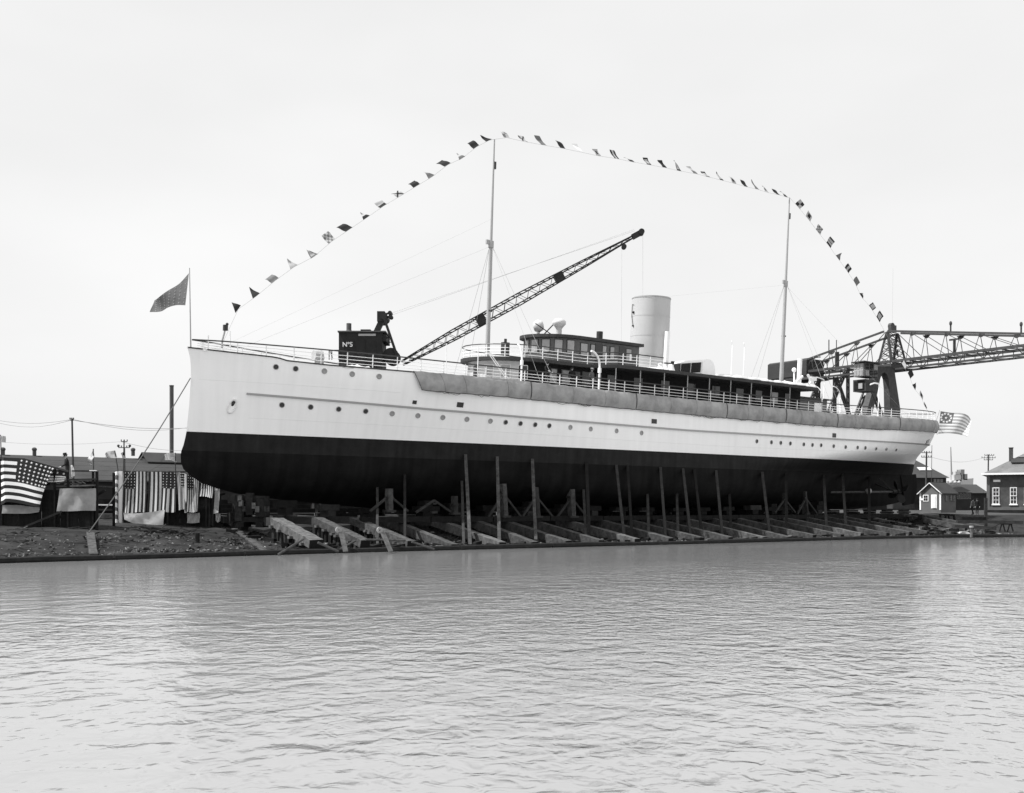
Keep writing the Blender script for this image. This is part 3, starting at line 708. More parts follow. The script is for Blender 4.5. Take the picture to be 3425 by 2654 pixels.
a = sp(2005, 1138, 1.0); m = MB(); m.tube([(a.x, 1.0, 8.1), (a.x, 1.0, 8.85)], .24, 14); autosmooth(m.build('galley_pipe', 'dark_wood', yacht, local=True))
a = sp(1689, 1190, 1.0); m = MB(); m.box((a.x, 1.0, 6.75), (.5, .35, .9)); m.tube([(a.x, 1.0, 7.2), (a.x, 1.0, 7.45)], .1, 8); m.build('signal_lamp', 'dark_wood', yacht, local=True)
# furled awning on the after roof edge
m = MB(); rl = random.Random(5); rings = []
n = 46
for i in range(n + 1):
    u = 41 + 15.0 * i / n - (0 if i < n else 0); u = min(u, 52.4)
    r_ = .12 + .16 * rl.random() * (1 if 42 < u < 52 else .4); yy = min(4.95, hdeck(u) - .35) - .1 * rl.random()
    rings.append([(u, yy + r_ * 1.6 * cos(a), RW(u) + .07 + r_ * .9 * max(-.05, sin(a))) for a in [2 * pi * k / 8 for k in range(8)]])
m.loft(rings, True, True); autosmooth(m.build('furled_awning', 'canvas_pale', yacht, local=True), 70)
for i, (px, py) in enumerate(((2534, 1268), (2625, 1277))):
    a = sp(px, py, 3.2); m = MB(); m.lathe((a.x, 3.2, 5.98), [(1.5, 0), (1.2, .25), (.6, .42), (.05, .5)], 10); autosmooth(m.build('canvas_heap', 'canvas_pale', yacht, local=True), 60)
# forecastle fittings
def pole_on(name, mat, px_b, py_b, px_t, py_t, v, r0, r1=None, extra=None):
    a = sp(px_b, py_b, v); c = sp(px_t, py_t, v); m = MB(); m.tube([a, c], r0, 8, r1 or r0)
    if extra: extra(m, a, c)
    return m.build(name, mat, yacht, local=True)
pole_on('jackstaff', 'mast_paint', 638, 1165, 634, 897, 0, .045, .025)
a = sp(742, 1165, .2); c = sp(750, 1115, .2); e = sp(754, 1097, .2)
m = MB(); m.tube([a, (a + c) / 2 + Vector((-.05, 0, 0)), c, e], .06, 8); m.build('anchor_davit', 'mast_paint', yacht, local=True)
m = MB(); m.box(e, (.24, .2, .34)); m.ball(e + Vector((.1, 0, .22)), .09); m.build('riding_light', 'dark_wood', yacht, local=True)
pole_on('signal_post', 'white_paint', 770, 1165, 769, 1108, -.6, .04)
pole_on('signal_post', 'white_paint', 1493, 1250, 1493, 1150, 5.1, .025)
pole_on('signal_post', 'white_paint', 1597, 1262, 1600, 1160, 5.15, .03)
pole_on('ensign_staff', 'mast_paint', 3129, 1414, 3143, 1372, 0, .04, .03)
# cowl ventilator on the fore deck
a = sp(1068, 1200, 1.6); m = MB(); m.lathe((a.x, 1.6, 4.2), [(.28, 0), (.28, .5), (.34, .7)], 12)
m.loft([[Vector((a.x + .1 - .5 * sin(b2) * k2, 1.6 + .42 * cos(cc) * (1 - .25 * k2) , 4.95 + .42 * sin(cc) * (1 - .25 * k2))) for cc in [2 * pi * j / 12 for j in range(12)]] for b2, k2 in ((0, 0), (.5, .35), (1.0, .7), (1.4, 1))], True, True)
autosmooth(m.build('cowl_ventilator', 'cloth_grey', yacht, local=True), 60)
m = MB(); a = sp(1190, 1208, 3.2); rl = random.Random(8); rings = []
for i in range(9):
    s_ = i / 8; hw = .24 * sqrt(max(.02, 1 - (2 * s_ - 1) ** 2)) * (.6 + .7 * rl.random()); rings.append([(a.x - 1.0 + 2.2 * s_, 3.2 + hw * cos(b2) * 1.3, 4.2 + hw * max(0, sin(b2)) * (.8 + .5 * rl.random())) for b2 in [pi * k / 8 for k in range(9)]])
m.loft(rings, True, True); autosmooth(m.build('folded_canvas', 'canvas_pale', yacht, local=True), 60)
# stern gear: shaft, strut, propeller, rudder, skeg
a = sp(2790, 1648, 2.3); c = sp(2998, 1646, 2.3)
for sd_ in (1, -1):
    m = MB(); m.tube([(a.x, sd_ * 1.9, a.z), (c.x, sd_ * 2.3, c.z)], .11, 10); m.build('propeller_shaft', 'timber', yacht, local=True)
    m = MB(); e = Vector((c.x - .4, sd_ * 2.28, c.z)); m.beam(e, (c.x - 1.2, sd_ * 1.2, -1.5), .3, .09); m.beam(e, (c.x - .6, sd_ * .2, -2.0), .3, .09); m.tube([e + Vector((-.3, 0, 0)), e + Vector((.4, 0, 0))], .2, 10); m.build('shaft_bracket', 'black_iron', yacht, local=True)
    m = MB(); hc = Vector((c.x + .35, sd_ * 2.3, c.z)); m.lathe(hc, [(.24, -.25), (.26, 0), (.2, .2), (.02, .4)], 12, (1, 0, 0))
    for k in range(4):
        a2 = k * pi / 2 + .5; R_ = Vector((0, cos(a2), sin(a2))); T_ = Vector((0, -sin(a2), cos(a2)))
        bl = [hc + R_ * rr2 + (T_ * .8 + Vector((.6, 0, 0))) * ww for rr2, ww in ((.15, -.08), (.6, -.34), (1.0, -.3), (1.2, 0), (1.0, .3), (.6, .34), (.15, .08))]
        m.prism(bl, (T_ * -.6 + Vector((.8, 0, 0))) * .04)
    m.build('propeller', 'black_iron', yacht, local=True)
a = sp(2905, 1643, 2.3); m = MB(); m.ball(Vector((a.x, 2.3, a.z)), .3, 10, 1.0); m.build('shaft_coupling', 'strake_grey', yacht, local=True)
m = MB(); m.prism([(73.6, -.12, -1.2), (76.4, -.12, -1.0), (76.7, -.12, -2.4), (76.3, -.12, -4.0), (74.5, -.12, -4.2), (74.2, -.12, -2.6)], (0, .24, 0)); m.build('rudder', 'bottom_black', yacht, local=True)
# canvas roller screens hung along the rail
edges = [(1378, 'first canvas screen from the bow, with scalloped upper corner'), (1772, 'second canvas screen from the bow, stained along its lower half'), (2124, 'third canvas screen from the bow, below the dark promenade'), (2427, 'fourth canvas screen from the bow, amidships under the after promenade'), (2625, 'canvas screen below the mainmast'), (2797, 'canvas screen just abaft the mainmast'), (3005, 'canvas screen in front of the gantry tower legs'), (3140, '')]
ue = []
for px, _ in edges[:-1]:
    py = lut([(1395, 1272), (1771, 1308), (2124, 1348), (2424, 1378), (2797, 1410), (3000, 1428)], px)
    ue.append(hull_hit(px, py).x)
ue.append(78.86)
for i in range(7):
    u0_, u1_ = ue[i] + .03, ue[i + 1] - .03; last = i == 6
    rw = random.Random(20 + i); ph = [rw.uniform(0, 6) for _ in range(6)]
    m = MB(); nn_ = max(20, int((u1_ - u0_) * 4))
    def srf(a, b2, th=0.0):
        u = u0_ + (u1_ - u0_) * a
        if i == 0: u += .55 * b2 * (1 - a)
        if last: u = u0_ + (u1_ - u0_) * (1 - (1 - a) ** 1.7)
        ht = 1.15 + .012 * sin(a * 9 + ph[0]); wt = sheer(u) + .03 + .014 * sin(u * 4.1 + ph[1]) + .012 * sin(u * 9.3 + ph[2])
        y = hdeck(min(u, 78.77)); yl = y
        bul = .08 + .2 * (sin(pi * min(1, b2 * .98)) ** .9) + .03 * b2 + .01 * sin(u * 2.3 + 3 * b2 + ph[5]) * sin(u * .7 + ph[0]) + .006 * sin(u * 5.1 + b2 * 2 + ph[4])
        edge = min(1, min(a, 1 - a if not last else 1) * (u1_ - u0_) / .5); bul *= .6 + .4 * sqrt(max(0, edge))
        n_ = hull_n(min(max(u, 1), 77.4), wt - .4); n2 = Vector((n_.x, n_.y, 0)).normalized()
        if last and a > .8:
            k_ = (a - .8) / .2; n2 = Vector((k_ * .9 + n2.x * (1 - k_), 1 - k_ + .05, 0)).normalized()
        return Vector((u, yl, wt - ht * b2)) + n2 * (bul - th)
    m.grid(lambda a, b2: srf(a, b2), nn_, 14); m.grid(lambda a, b2: srf(a, b2, .03), nn_, 14)
    vs = [SHIP @ p for p in m.v]; m.v = vs
    o = m.build('canvas_screen', 'canvas', loc=ship(u0_, hdeck(u0_), sheer(u0_) - 1.1), smooth=True)
    tag(o, 'grey ' + edges[i][1] + ' of the white yacht', 'canvas screen', 'canvas screens hung along the yacht rail')
    # dark laced seams between the breadths of canvas, and lashings
    for a0 in (([.0, .2] if i == 0 else [.0]) + [rw.uniform(.25, .4), rw.uniform(.55, .8)]):
        sm = MB(); thk = .016 if a0 == 0.0 else .006
        sm.tube([SHIP @ (srf(a0, q_ / 10) + Vector((0, .012, 0))) for q_ in range(11)], thk, 4); sm.build('seam', 'rail_wood' if a0 == 0.0 else 'rope', o)
    lr = MB(); 
    for k in range(3 if not last else 1):
        a0 = rw.uniform(.05, .8); pts = []
        for q_ in range(7):
            p = srf(min(.98, a0 + q_ * .02), 1.0); pts.append(SHIP @ (p + Vector((0, .02, -.03 - .16 * sin(pi * q_ / 6) * rw.random()))))
        lr.tube(pts, .014, 4)
    ol = MB(); ol.v = [p for p in lr.v]; ol.f = lr.f; ol.mi = lr.mi
    root_fr = FR[o]; lo_ = ol.build('lashing', 'rope', o)
    br = MB(); br.tube([SHIP @ (srf(a / 30, 1.0) + Vector((0, .0, -.01))) for a in range(31)], .025, 5); br.build('bottom_spar', 'rail_wood', o)
# ------------------------------------------------------------------ slip: ways, piles, cradle, shores
ORD = ['first', 'second', 'third', 'fourth', 'fifth', 'sixth', 'seventh', 'eighth', 'ninth', 'tenth', 'eleventh', 'twelfth', 'thirteenth', 'fourteenth', 'fifteenth', 'sixteenth', 'seventeenth', 'eighteenth', 'nineteenth', 'twentieth', 'twenty-first', 'twenty-second', 'twenty-third', 'twenty-fourth', 'twenty-fifth']
rw = random.Random(11)
def warp_beam(m, a, b, wd, hg, seed, n=7, amp=.02):
    """hand hewn timber: a long box with a slightly uneven outline"""
    rr = random.Random(seed); a = Vector(a); b = Vector(b); d = (b - a).normalized(); X = d.cross(ZZ).normalized(); U = X.cross(d)
    rings = []
    for i in range(n + 1):
        c = a + (b - a) * i / n; j = lambda: rr.uniform(-amp, amp)
        rings.append([c + X * (sx * wd / 2 + j()) + U * (sz * hg / 2 + j()) for sx, sz in ((-1, -1), (1, -1), (1, 1), (-1, 1))])
    m.loft(rings, True, True)
# outer end (right upper corner of the end face), inner top point, thickness
WAYS = [((1058, 1806), (883, 1709), .8, .44), ((1222, 1807), (1037, 1718), .62, .42), ((1375, 1809), (1188, 1733), .55, .42), ((1520, 1821), (1300, 1733), .5, .5), ((1680, 1814), (1450, 1731), .5, .52), ((1787, 1813), (1570, 1731), .5, .52), ((1901, 1809), (1690, 1741), .5, .55), ((2010, 1807), (1797, 1743), .48, .55), ((2131, 1802), (1913, 1743), .48, .55), ((2243, 1800), (2010, 1738), .48, .55), ((2347, 1798), (2120, 1742), .48, .55), ((2443, 1797), (2230, 1744), .48, .55), ((2557, 1797), (2330, 1742), .46, .52), ((2639, 1796), (2420, 1742), .46, .52), ((2724, 1790), (2490, 1738), .46, .5), ((2817, 1788), (2570, 1735), .44, .5), ((2883, 1784), (2640, 1735), .44, .5), ((2969, 1783), (2720, 1735), .44, .5), ((3045, 1779), (2780, 1731), .42, .48), ((3104, 1778), (2830, 1729), .42, .5), ((3157, 1775), (2890, 1726), .42, .5), ((3232, 1758), (2949, 1706), .4, .42), ((3306, 1762), (2990, 1704), .4, .42)]
WZ = []
for i, (o_, in_, wd, hg) in enumerate(WAYS):
    # the end stands just inside the waterfront
    lo_v, hi_v = 4.0, 22.0
    gvs = lut(SHORE, gco(gp(o_[0], o_[1], 10.5))[0])
    off = .55 if i < 20 else (1.6 if i == 22 else 2.6)
    p = gp(o_[0], o_[1], gvs - off); gu, gv = gco(p); gv = lut(SHORE, gu) - off; p = gp(o_[0], o_[1], gv)
    gu, gv = gco(p); q = gpu(in_[0], in_[1], gu); sl_ = (q.z - p.z) / max(1.0, gv - gco(q)[1]); sl_ = min(.27, max(.1, sl_))
    gin = -6.5
    zin = min(1.85, p.z + sl_ * (gv - 3.0))
    a = gnd(gu, gv, p.z - hg / 2); vm = gv - (zin - p.z) / sl_
    mid = gnd(gu, vm, zin - hg / 2); b = gnd(gu, gin, zin + .1 - hg / 2)
    WZ.append((gu, gv, p.z, sl_, vm, zin, wd, hg))
    t = thing('launching_way', 'heavy squared timber launching way, %s from the bow end' % ORD[i] if i else 'broad splintered timber launching way nearest the bow', 'launching way', gnd(gu, gv, 0), 'timber launching ways running down to the water')
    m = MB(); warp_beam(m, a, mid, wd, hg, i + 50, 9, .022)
    m.mi[0 if False else -2] = 1; m.build('beam', ['timber' if i % 4 else 'timber_pale', 'timber_black'], t)  # outer end face near-black: its shade is put into the colour
    m = MB(); m.box(gnd(gu, gv - .3, (p.z - hg + ground_z(gu, gv) - .1) / 2), (wd * .96, .56, max(.1, p.z - hg * .98 - ground_z(gu, gv) + .1)), dU, dV); m.build('end_block', 'timber_black', t)
    m = MB(); warp_beam(m, mid, b, wd * .98, hg, i + 90, 5, .02); m.build('inner_beam', 'timber_dark', t)
    # piles under the outer part
    if i < 5: rng = [(.75 + k * .46) for k in range(14)]
    elif i < 16: rng = [(.8 + k * .8) for k in range(6)]
    else: rng = [.8, 2.6, 4.4]
    for k in rng:
        if gv - k < vm: break
        for sx in (-.32, .3):
            if i >= 6 and sx > 0: continue
            zt = p.z + sl_ * k - hg * (.98 if i else .9); x = gu + sx * wd + rw.uniform(-.05, .05)
            zb = ground_z(x, gv - k) - .1
            if zt - zb < .12: continue
            m = MB(); c = gnd(x, gv - k + rw.uniform(-.06, .06), zb); r_ = rw.uniform(.1, .17)
            if rw.random() < .5: m.tube([c, c + Vector((rw.uniform(-.03, .03), 0, zt - zb))], r_, 8)
            else: m.box(c + Vector((0, 0, (zt - zb) / 2)), (r_ * 1.8, r_ * 1.8, zt - zb), dU, dV)
            m.build('pile', 'timber_black' if rw.random() < .6 else 'timber_dark', t)
        if i < 3 and rw.random() < .6:
            m = MB(); zt = p.z + sl_ * k - hg; m.box(gnd(gu - wd * .5, gv - k, zt + .02), (.34, .26, .14), dU, dV); m.build('wedge', 'timber_pale', t)
# dark packing added between ways and bilge to hide background light
pk_ = random.Random(55)
for t, (gu, gv, pz, sl_, vm, zin, wd, hg) in zip([o for o in COL.objects if o.name.startswith('launching_way')], WZ):
    if gu > 66: continue
    for vv, wd2 in ((3.3, .75), (1.9, .9)):
        lo_, hi_ = -4.6, 0.0
        for _ in range(20):
            mid_ = (lo_ + hi_) / 2
            if hb(gu, mid_) >= vv: hi_ = mid_
            else: lo_ = mid_
        zt_ = ship(gu, vv, hi_).z - .03; zb_ = zin + .02
        if zt_ - zb_ < .1 or zt_ - zb_ > 1.25 or hb(gu, 0) < vv + .2: continue
        n_ = max(1, round((zt_ - zb_) / .35)); hh_ = (zt_ - zb_) / n_
        for q_ in range(n_):
            m = MB(); m.box(gnd(gu + pk_.uniform(-.08, .08), vv, zb_ + hh_ * (q_ + .5)), (pk_.uniform(1.1, 1.7) if q_ % 2 else pk_.uniform(.5, .8), wd2, hh_ - .012), dU, dV); m.build('added_packing', 'timber_black' if pk_.random() < .8 else 'timber_dark', t)
def way_top(gu, gv):
    best = min(WZ, key=lambda w_: abs(w_[0] - gu)); return best[2] + best[3] * (best[1] - gv) if gv > best[4] else best[5]
# longitudinal cradle sill the sliding posts stand on
t = thing('cradle_sill', 'long dark timber sill of the launching cradle lying across the ways under the hull', 'timber sill', gnd(10, 4.4, 1.5))
for k in range(12):
    a = gnd(9.0 + k * 4.9, 4.5, 1.68 + .02 * (k % 2) - .004 * k); b = gnd(13.82 + k * 4.9, 4.5, 1.68 + .02 * ((k + 1) % 2) - .004 * k)
    m = MB(); warp_beam(m, a, b, .5, .34, 300 + k, 4, .012); m.build('sill_timber', 'timber_black', t)
# cradle posts with raking braces
POPP = [((1301, 1635), (1302, 1714), 28), ((1451, 1656), (1451, 1718), 16), ((1520, 1660), (1521, 1722), 24), ((1681, 1619), (1688, 1732), 26), ((1790, 1631), (1798, 1733), 22), ((1909, 1637), (1913, 1733), 28), ((2623, 1650), (2626, 1718), 13), ((2692, 1645), (2700, 1722), 12)]
for i, (a, b, wpx) in enumerate(POPP):
    pb = gp(b[0], b[1], 4.62); pt = gp(a[0], a[1], 4.62); Yd = pb.y; wd = wpx / F * Yd * .8
    t = thing('cradle_post', 'stout cradle post with raking braces under the black hull, %s from the bow' % ORD[i], 'cradle post', pb, 'braced cradle posts under the hull')
    gu, gv = gco(pb)
    m = MB(); warp_beam(m, pb, pt, wd, wd * .8, 400 + i, 4, .01); m.build('post', 'timber' if i in (0, 3, 5) else 'timber_dark', t)
    m = MB(); m.box(pb + Vector((0, 0, .07)), (wd * 1.7, wd * 1.2, .14), dU, dV); m.build('foot_block', 'timber_dark', t)
    m = MB(); m.box(pt - Vector((0, 0, .55)), (wd * 1.12, wd * .95, .12), dU, dV); m.build('strap', 'black_iron', t)
    if i != 2:
        for sx in (-1, 1):
            m = MB(); m.beam(pt + (pb - pt) * .3 + dV * .02, pb + dU * sx * 1.35 + Vector((0, 0, .06)), .13, .13); m.build('brace', 'timber_dark', t)
# long shores propping the bilge
SHO = [((1354, 1590), (1354, 1745)), ((1262, 1633), (1262, 1745)), ((1545, 1612), (1551, 1761)), ((1557, 1523), (1572, 1766)), ((1663, 1530), (1670, 1766)), ((1780.5, 1537), (1792, 1767)), ((1962, 1549), (1971, 1757)), ((1952, 1640), (1960, 1754)), ((2061, 1557), (2088, 1757)), ((2099, 1559), (2114, 1757)), ((2209, 1565), (2226, 1765)), ((2284, 1569), (2310, 1762)), ((2322, 1571), (2348, 1767)), ((2395, 1576), (2416, 1760)), ((2549, 1581), (2574, 1757)), ((2629, 1584), (2631, 1730)), ((2755, 1592), (2765, 1735)), ((2818, 1588), (2830, 1739)), ((2907, 1597), (2908, 1730)), ((2166, 1655), (2170, 1748)), ((2264, 1655), (2268, 1745)), ((2440, 1655), (2446, 1745))]
for i, (a, b) in enumerate(SHO):
    p = SHIP @ hull_hit(*a); gv = 6.6 + .5 * (i % 3)
    q = gp(b[0], b[1], gv)
    for _ in range(10):
        zz = ground_z(*gco(q)); gv += (q.z - zz) * 1.0; gv = min(8.6, max(5.2, gv)); q = gp(b[0], b[1], gv)
    q = Vector((q.x, q.y, min(q.z, ground_z(*gco(q)) + .05)))
    wd = (11 if i in (3, 4, 5, 6) else 9) / F * q.y
    m = MB(); d = (p - q).normalized(); warp_beam(m, q - d * .1, p - d * .02, wd, wd, 500 + i, 6, .006)
    side = 'short' if a[1] > 1605 else 'long'
    srt = sorted(SHO, key=lambda s_: s_[0][0]).index(SHO[i])
    o = m.build('shore_prop', 'timber' if i in (3, 4, 5) else ('timber_dark' if i % 3 else 'timber_black'), loc=q)
    tag(o, '%s wooden shore leaning against the hull bottom, %s prop from the bow' % (side, ORD[srt]), 'prop', 'wooden shores propping the hull')
# staging planks along the bilge and keel blocks
for i, (a, b) in enumerate((((1975, 1674), (2480, 1676)), ((1985, 1698), (2480, 1697)), ((2120, 1714), (2560, 1716)))):
    p, q = gp(a[0], a[1], 2.6 - .6 * i), gp(b[0], b[1], 2.6 - .6 * i)
    m = MB(); m.beam(p, q, .3, .06); o = m.build('staging_plank', 'timber_dark', loc=p)
    tag(o, ['upper', 'middle', 'lower'][i] + ' horizontal staging plank in the dark below the hull amidships', 'plank', 'staging planks below the hull')
rk = random.Random(77); kb = 0
for k in range(25):
    gu = 3.2 + k * 2.95; zk = (SHIP @ Vector((gu, 0, max(-4.6, -4.6 if gu > 13 else lut([(2.0, -3.34), (3.23, -3.61), (5, -3.85), (7.1, -4.05), (10.6, -4.33), (14, -4.6)], gu))))).z
    zb = ground_z(gu, .15) - .1; t = thing('keel_block', 'stack of squared keel blocks under the keel, %s from the stem' % (ORD[k] if k < 25 else 'last'), 'keel blocks', gnd(gu, .15, zb), 'keel block stacks under the yacht')
    z = zb; n = 0; hs_ = (zk - zb - .02) / 4
    for n in range(4):
        m = MB(); X, Y = (dU, dV) if n % 2 else (dV, dU)
        m.box(gnd(gu, .15, z + hs_ / 2), (rk.uniform(1.1, 1.5), rk.uniform(.42, .55), hs_ - .012), X, Y); m.build('block', 'timber_black' if rk.random() < .6 else 'timber_dark', t); z += hs_
# crib of timbers at the fore end of the slip
t = thing('timber_crib', 'dark timber crib with sunlit sides coloured pale standing below the forefoot', 'timber crib', at(845, 1765, 62))
ck = random.Random(4)
for lay in range(6):
    for s_ in range(2):
        z = at(845, 1765, 62).z + .17 + lay * .3; c = at(845, 1765, 62); c.z = z
        if lay % 2: a = c + Vector((-.75, -.5 + s_ * 1.0, 0)); b = a + Vector((1.55, .1, 0))
        else: a = c + Vector((-.55 + s_ * 1.1, -.75, 0)); b = a + Vector((.05, 1.6, 0))
        m = MB(); warp_beam(m, a, b, .42, .29, 600 + lay * 2 + s_, 3, .012); m.build('crib_timber', 'timber_black' if ck.random() < .7 else 'timber', t)
for k in range(3):
    m = MB(); c = at(800 + k * 36, 1700 - 14 * (k % 2), 61.4); m.box(c, (.4, .4, 1.5 - .25 * k), (1, 0, 0), (0, 1, 0)); m.build('upright', 'timber_black', t)
for k, (px, py) in enumerate(((803, 1668), (806, 1684), (850, 1692), (862, 1704))):
    m = MB(); c = at(px, py, 61.2); m.box(c, (.2, .3, .34)); m.build('end_block', 'timber_pale', t)  # pale blocks: light on the crib's left sides put into the colour
# dark timber added beyond the slip to block lit ground under the keel
fs = random.Random(21)
for k in range(14):
    gu = -1 + k * 5.6; c = gnd(gu, -9.5, ground_z(gu, -9.5)); t = thing('added_timber_pile', 'added dark baulks blocking the light beyond the keel blocks, %s pile from the bow' % ORD[k], 'timber pile', c, 'added timber piles beyond the slip')
    for lay in range(4):
        for s_ in range(3):
            p = c + dV * (s_ - 1) * .42 + Vector((0, 0, .16 + lay * .32)); l = fs.uniform(2.1, 2.75)
            m = MB(); m.beam(p - dU * l, p + dU * l, .38, .3); m.build('baulk', 'timber_black' if fs.random() < .75 else 'timber_dark', t)

# ------------------------------------------------------------------ bank: bulkhead logs, boom poles, planks, rubbish
t = thing('waterfront_bulkhead', 'low line of dark logs edging the bank at the water', 'bulkhead', gnd(0, 10, 0))
u = -14.0; k = 0
while u < 78:
    a = gnd(u, lut(SHORE, u) + .02, .05 + .02 * (k % 3)); b = gnd(u + 6.4, lut(SHORE, u + 6.4) + .02, .05 + .02 * ((k + 1) % 3))
    m = MB(); m.tube([a, (a + b) / 2 + Vector((0, 0, rw.uniform(-.04, .04))), b], .17 + rw.uniform(-.02, .03), 8); m.build('log', 'timber_black', t)
    u += 6.5; k += 1
BOOM = [((930, 1856), (1016, 1803), 'pole slanting up to the end of the broad first launching way'), ((1063, 1815), (1132, 1846), 'dark pole sloping down between the first two launching ways'), ((1124, 1846), (1190, 1809), 'pole rising to the end of the second launching way'), ((1222, 1806), (1356, 1808), 'level pole joining the ends of the second and third launching ways'), ((1377, 1813), (1452, 1838), 'pole sloping down from the end of the third launching way')]
for a, b, lab in BOOM:
    Y0 = 54.6 if a[0] < 1100 else 57.5
    p = at(a[0], a[1], Y0 + (a[0] - 1000) * .006); q = at(b[0], b[1], Y0 + (b[0] - 1000) * .006)
    m = MB(); m.tube([p, q], .06, 8); tag(m.build('boom_pole', 'timber', loc=p), lab, 'pole', 'poles lashed between the way ends')
def board(px0, py0, px1, py1, wd, th, mat, lab, name='plank', lift=.05, cat='plank', group='loose planks on the bank'):
    def gpt(px, py):
        r = ray(px, py); Y = 40.0
        while Y < 100:
            p = EYE + r * Y
            if p.z <= ground_z(*gco(p)) + lift: return p
            Y += .1
        return EYE + r * 60
    a, b = gpt(px0, py0), gpt(px1, py1)
    m = MB(); warp_beam(m, a, b, wd, th, int(px0 + py0), 4, .012); tag(m.build(name, mat, loc=a), lab, cat, group)
board(783, 1770, 905, 1858, .34, .09, 'timber', 'long weathered plank lying down the bank to the left of the ways')
board(800, 1776, 880, 1830, .2, .08, 'timber_dark', 'narrow dark plank beside the long weathered plank')
board(857, 1806, 884, 1782, .5, .08, 'timber_pale', 'short pale board lying on the bank near the broad launching way')
board(302, 1790, 312, 1864, .36, .34, 'timber', 'squared baulk running down the bank to the water on the left', 'baulk', .12, 'baulk')
board(745, 1756, 800, 1742, .18, .1, 'timber', 'thin batten lying near the timber crib')
board(2985, 1790, 3090, 1793, .2, .1, 'timber', 'weathered board lying at the waterside near the stern')
board(3150, 1776, 3225, 1757, .26, .14, 'timber_pale', 'short slanting board between the last launching ways')
board(3040, 1752, 3190, 1776, .22, .12, 'timber', 'thin grey board lying between the stern launching ways')
for (a, b, lab) in (((1141, 1780), (1156, 1846), 'pale pierced board leaning beside the second launching way'), ((1279, 1780), (1308, 1846), 'pale pierced board leaning beside the third launching way')):
    p, q = at(a[0], a[1], 57.6), at(b[0], b[1], 56.9); m = MB(); warp_beam(m, p, q, .26, .07, a[0], 3, .006)
    tag(m.build('leaning_board', 'timber_pale', loc=q), lab, 'board', 'boards leaning at the way ends')
    m = MB(); c = at(a[0] - 9, a[1] - 6, 57.7); m.lathe(c, [(.05, 0), (.05, .04), (.17, .05), (.17, -.05), (.05, -.04), (.05, 0)], 14, (0.6, -1, 0), caps=False)
    tag(m.build('shackle_ring', 'chip_pale', loc=c), 'pale ring fitting beside the ' + ('second' if a[0] < 1200 else 'third') + ' launching way', 'ring', 'ring fittings at the ways')
t = thing('mooring_post', 'short white-topped post standing between the last launching ways', 'post', at(3249, 1785, 82))
c = at(3249, 1785, 82); m = MB(); m.tube([c - Vector((0, 0, .3)), c + Vector((0, 0, .45))], .1, 10); m.build('post_shaft', 'timber_pale', t)
m = MB(); m.tube([c + Vector((0, 0, .45)), c + Vector((0, 0, .58))], .15, 10); m.build('post_cap', 'canvas', t)
st = random.Random(31)
def rubbish(name, mat, count, lab, smin, smax, flat, dmax=5.5, u0=-15, u1=66):
    m = MB()
    for k in range(count):
        gu = st.uniform(u0, u1); d = st.uniform(.25, dmax) if st.random() < .7 else st.uniform(.25, 1.2)
        c = gnd(gu, lut(SHORE, gu) - d, 0); c.z = bank_z(gu, d) + .04; s_ = st.uniform(smin, smax) * (1.6 if st.random() < .06 else 1); a = st.uniform(0, pi)
        X = Vector((cos(a), sin(a), st.uniform(-.2, .2))) * s_; Y = Vector((-sin(a), cos(a), st.uniform(-.3, .3))) * s_ * st.uniform(.3, .9); Zv = Vector((0, 0, s_ * flat))
        m.add([c - X, c + X * .8 - Y * .7, c + X * .7 + Y * .8, c - X * .3 + Y, c + Zv + X * st.uniform(-.3, .3)], [(0, 1, 4), (1, 2, 4), (2, 3, 4), (3, 0, 4)])
    return tag(m.build(name, mat, loc=gnd(0, 8, 0)), lab, kind='stuff')
rubbish('bank_stones', 'stone', 3000, 'dark stones and clods scattered over the muddy bank', .04, .13, .7)
rubbish('wood_chips', 'chip_pale', 600, 'pale chips and scraps littering the muddy bank', .025, .085, .35)
rubbish('dark_rubbish', 'timber_black', 1300, 'dark scraps of bark and cinders on the bank', .05, .2, .35, 8)
# scattered offcuts large enough to see one by one: thin sticks as part of the same litter
m = MB()
for k in range(420):
    gu = st.uniform(-15, 62); d = st.uniform(.3, 8.5); c = gnd(gu, lut(SHORE, gu) - d, 0); c.z = bank_z(gu, d) + .07; a = st.uniform(0, pi); l = st.uniform(.12, .55)
    m.beam(c - Vector((cos(a), sin(a), 0)) * l, c + Vector((cos(a), sin(a), st.uniform(-.15, .25))) * l, st.uniform(.03, .09), .03)
tag(m.build('wood_scraps', 'timber', loc=gnd(0, 8, 0)), 'broken sticks and offcuts scattered on the bank', kind='stuff')
hp = random.Random(9)
for i, (px, py, n, lab) in enumerate(((590, 1790, 40, 'dark heap of brushwood on the bank in front of the flag-draped stand'), (505, 1780, 24, 'low tangle of sticks left of the brushwood heap'), (778, 1785, 26, 'heap of splintered wood at the head of the long plank'))):
    c = at(px, py, 57.5 if i < 2 else 58.5); c.z = ground_z(*gco(c)); m = MB()
    for k in range(n):
        a = hp.uniform(0, pi); l = hp.uniform(.2, .7); q = c + Vector((hp.gauss(0, .55), hp.gauss(0, .25), hp.uniform(.02, .3))); v_ = Vector((cos(a), sin(a) * .5, hp.uniform(-.25, .25))) * l; m.beam(q - v_, q + v_, hp.uniform(.03, .09), .04)
    tag(m.build('brushwood_heap', 'timber_dark' if i < 2 else 'timber', loc=c), lab, 'wood heap', 'wood heaps on the bank')
rl = random.Random(2)
c = at(660, 1800, 56); c.z = ground_z(*gco(c)); m = MB(); m.tube([c, c + Vector((0, 0, .5))], .12, 9); tag(m.build('stump', 'timber_black', loc=c), 'short dark stump sticking out of the bank left of the planks', 'stump')
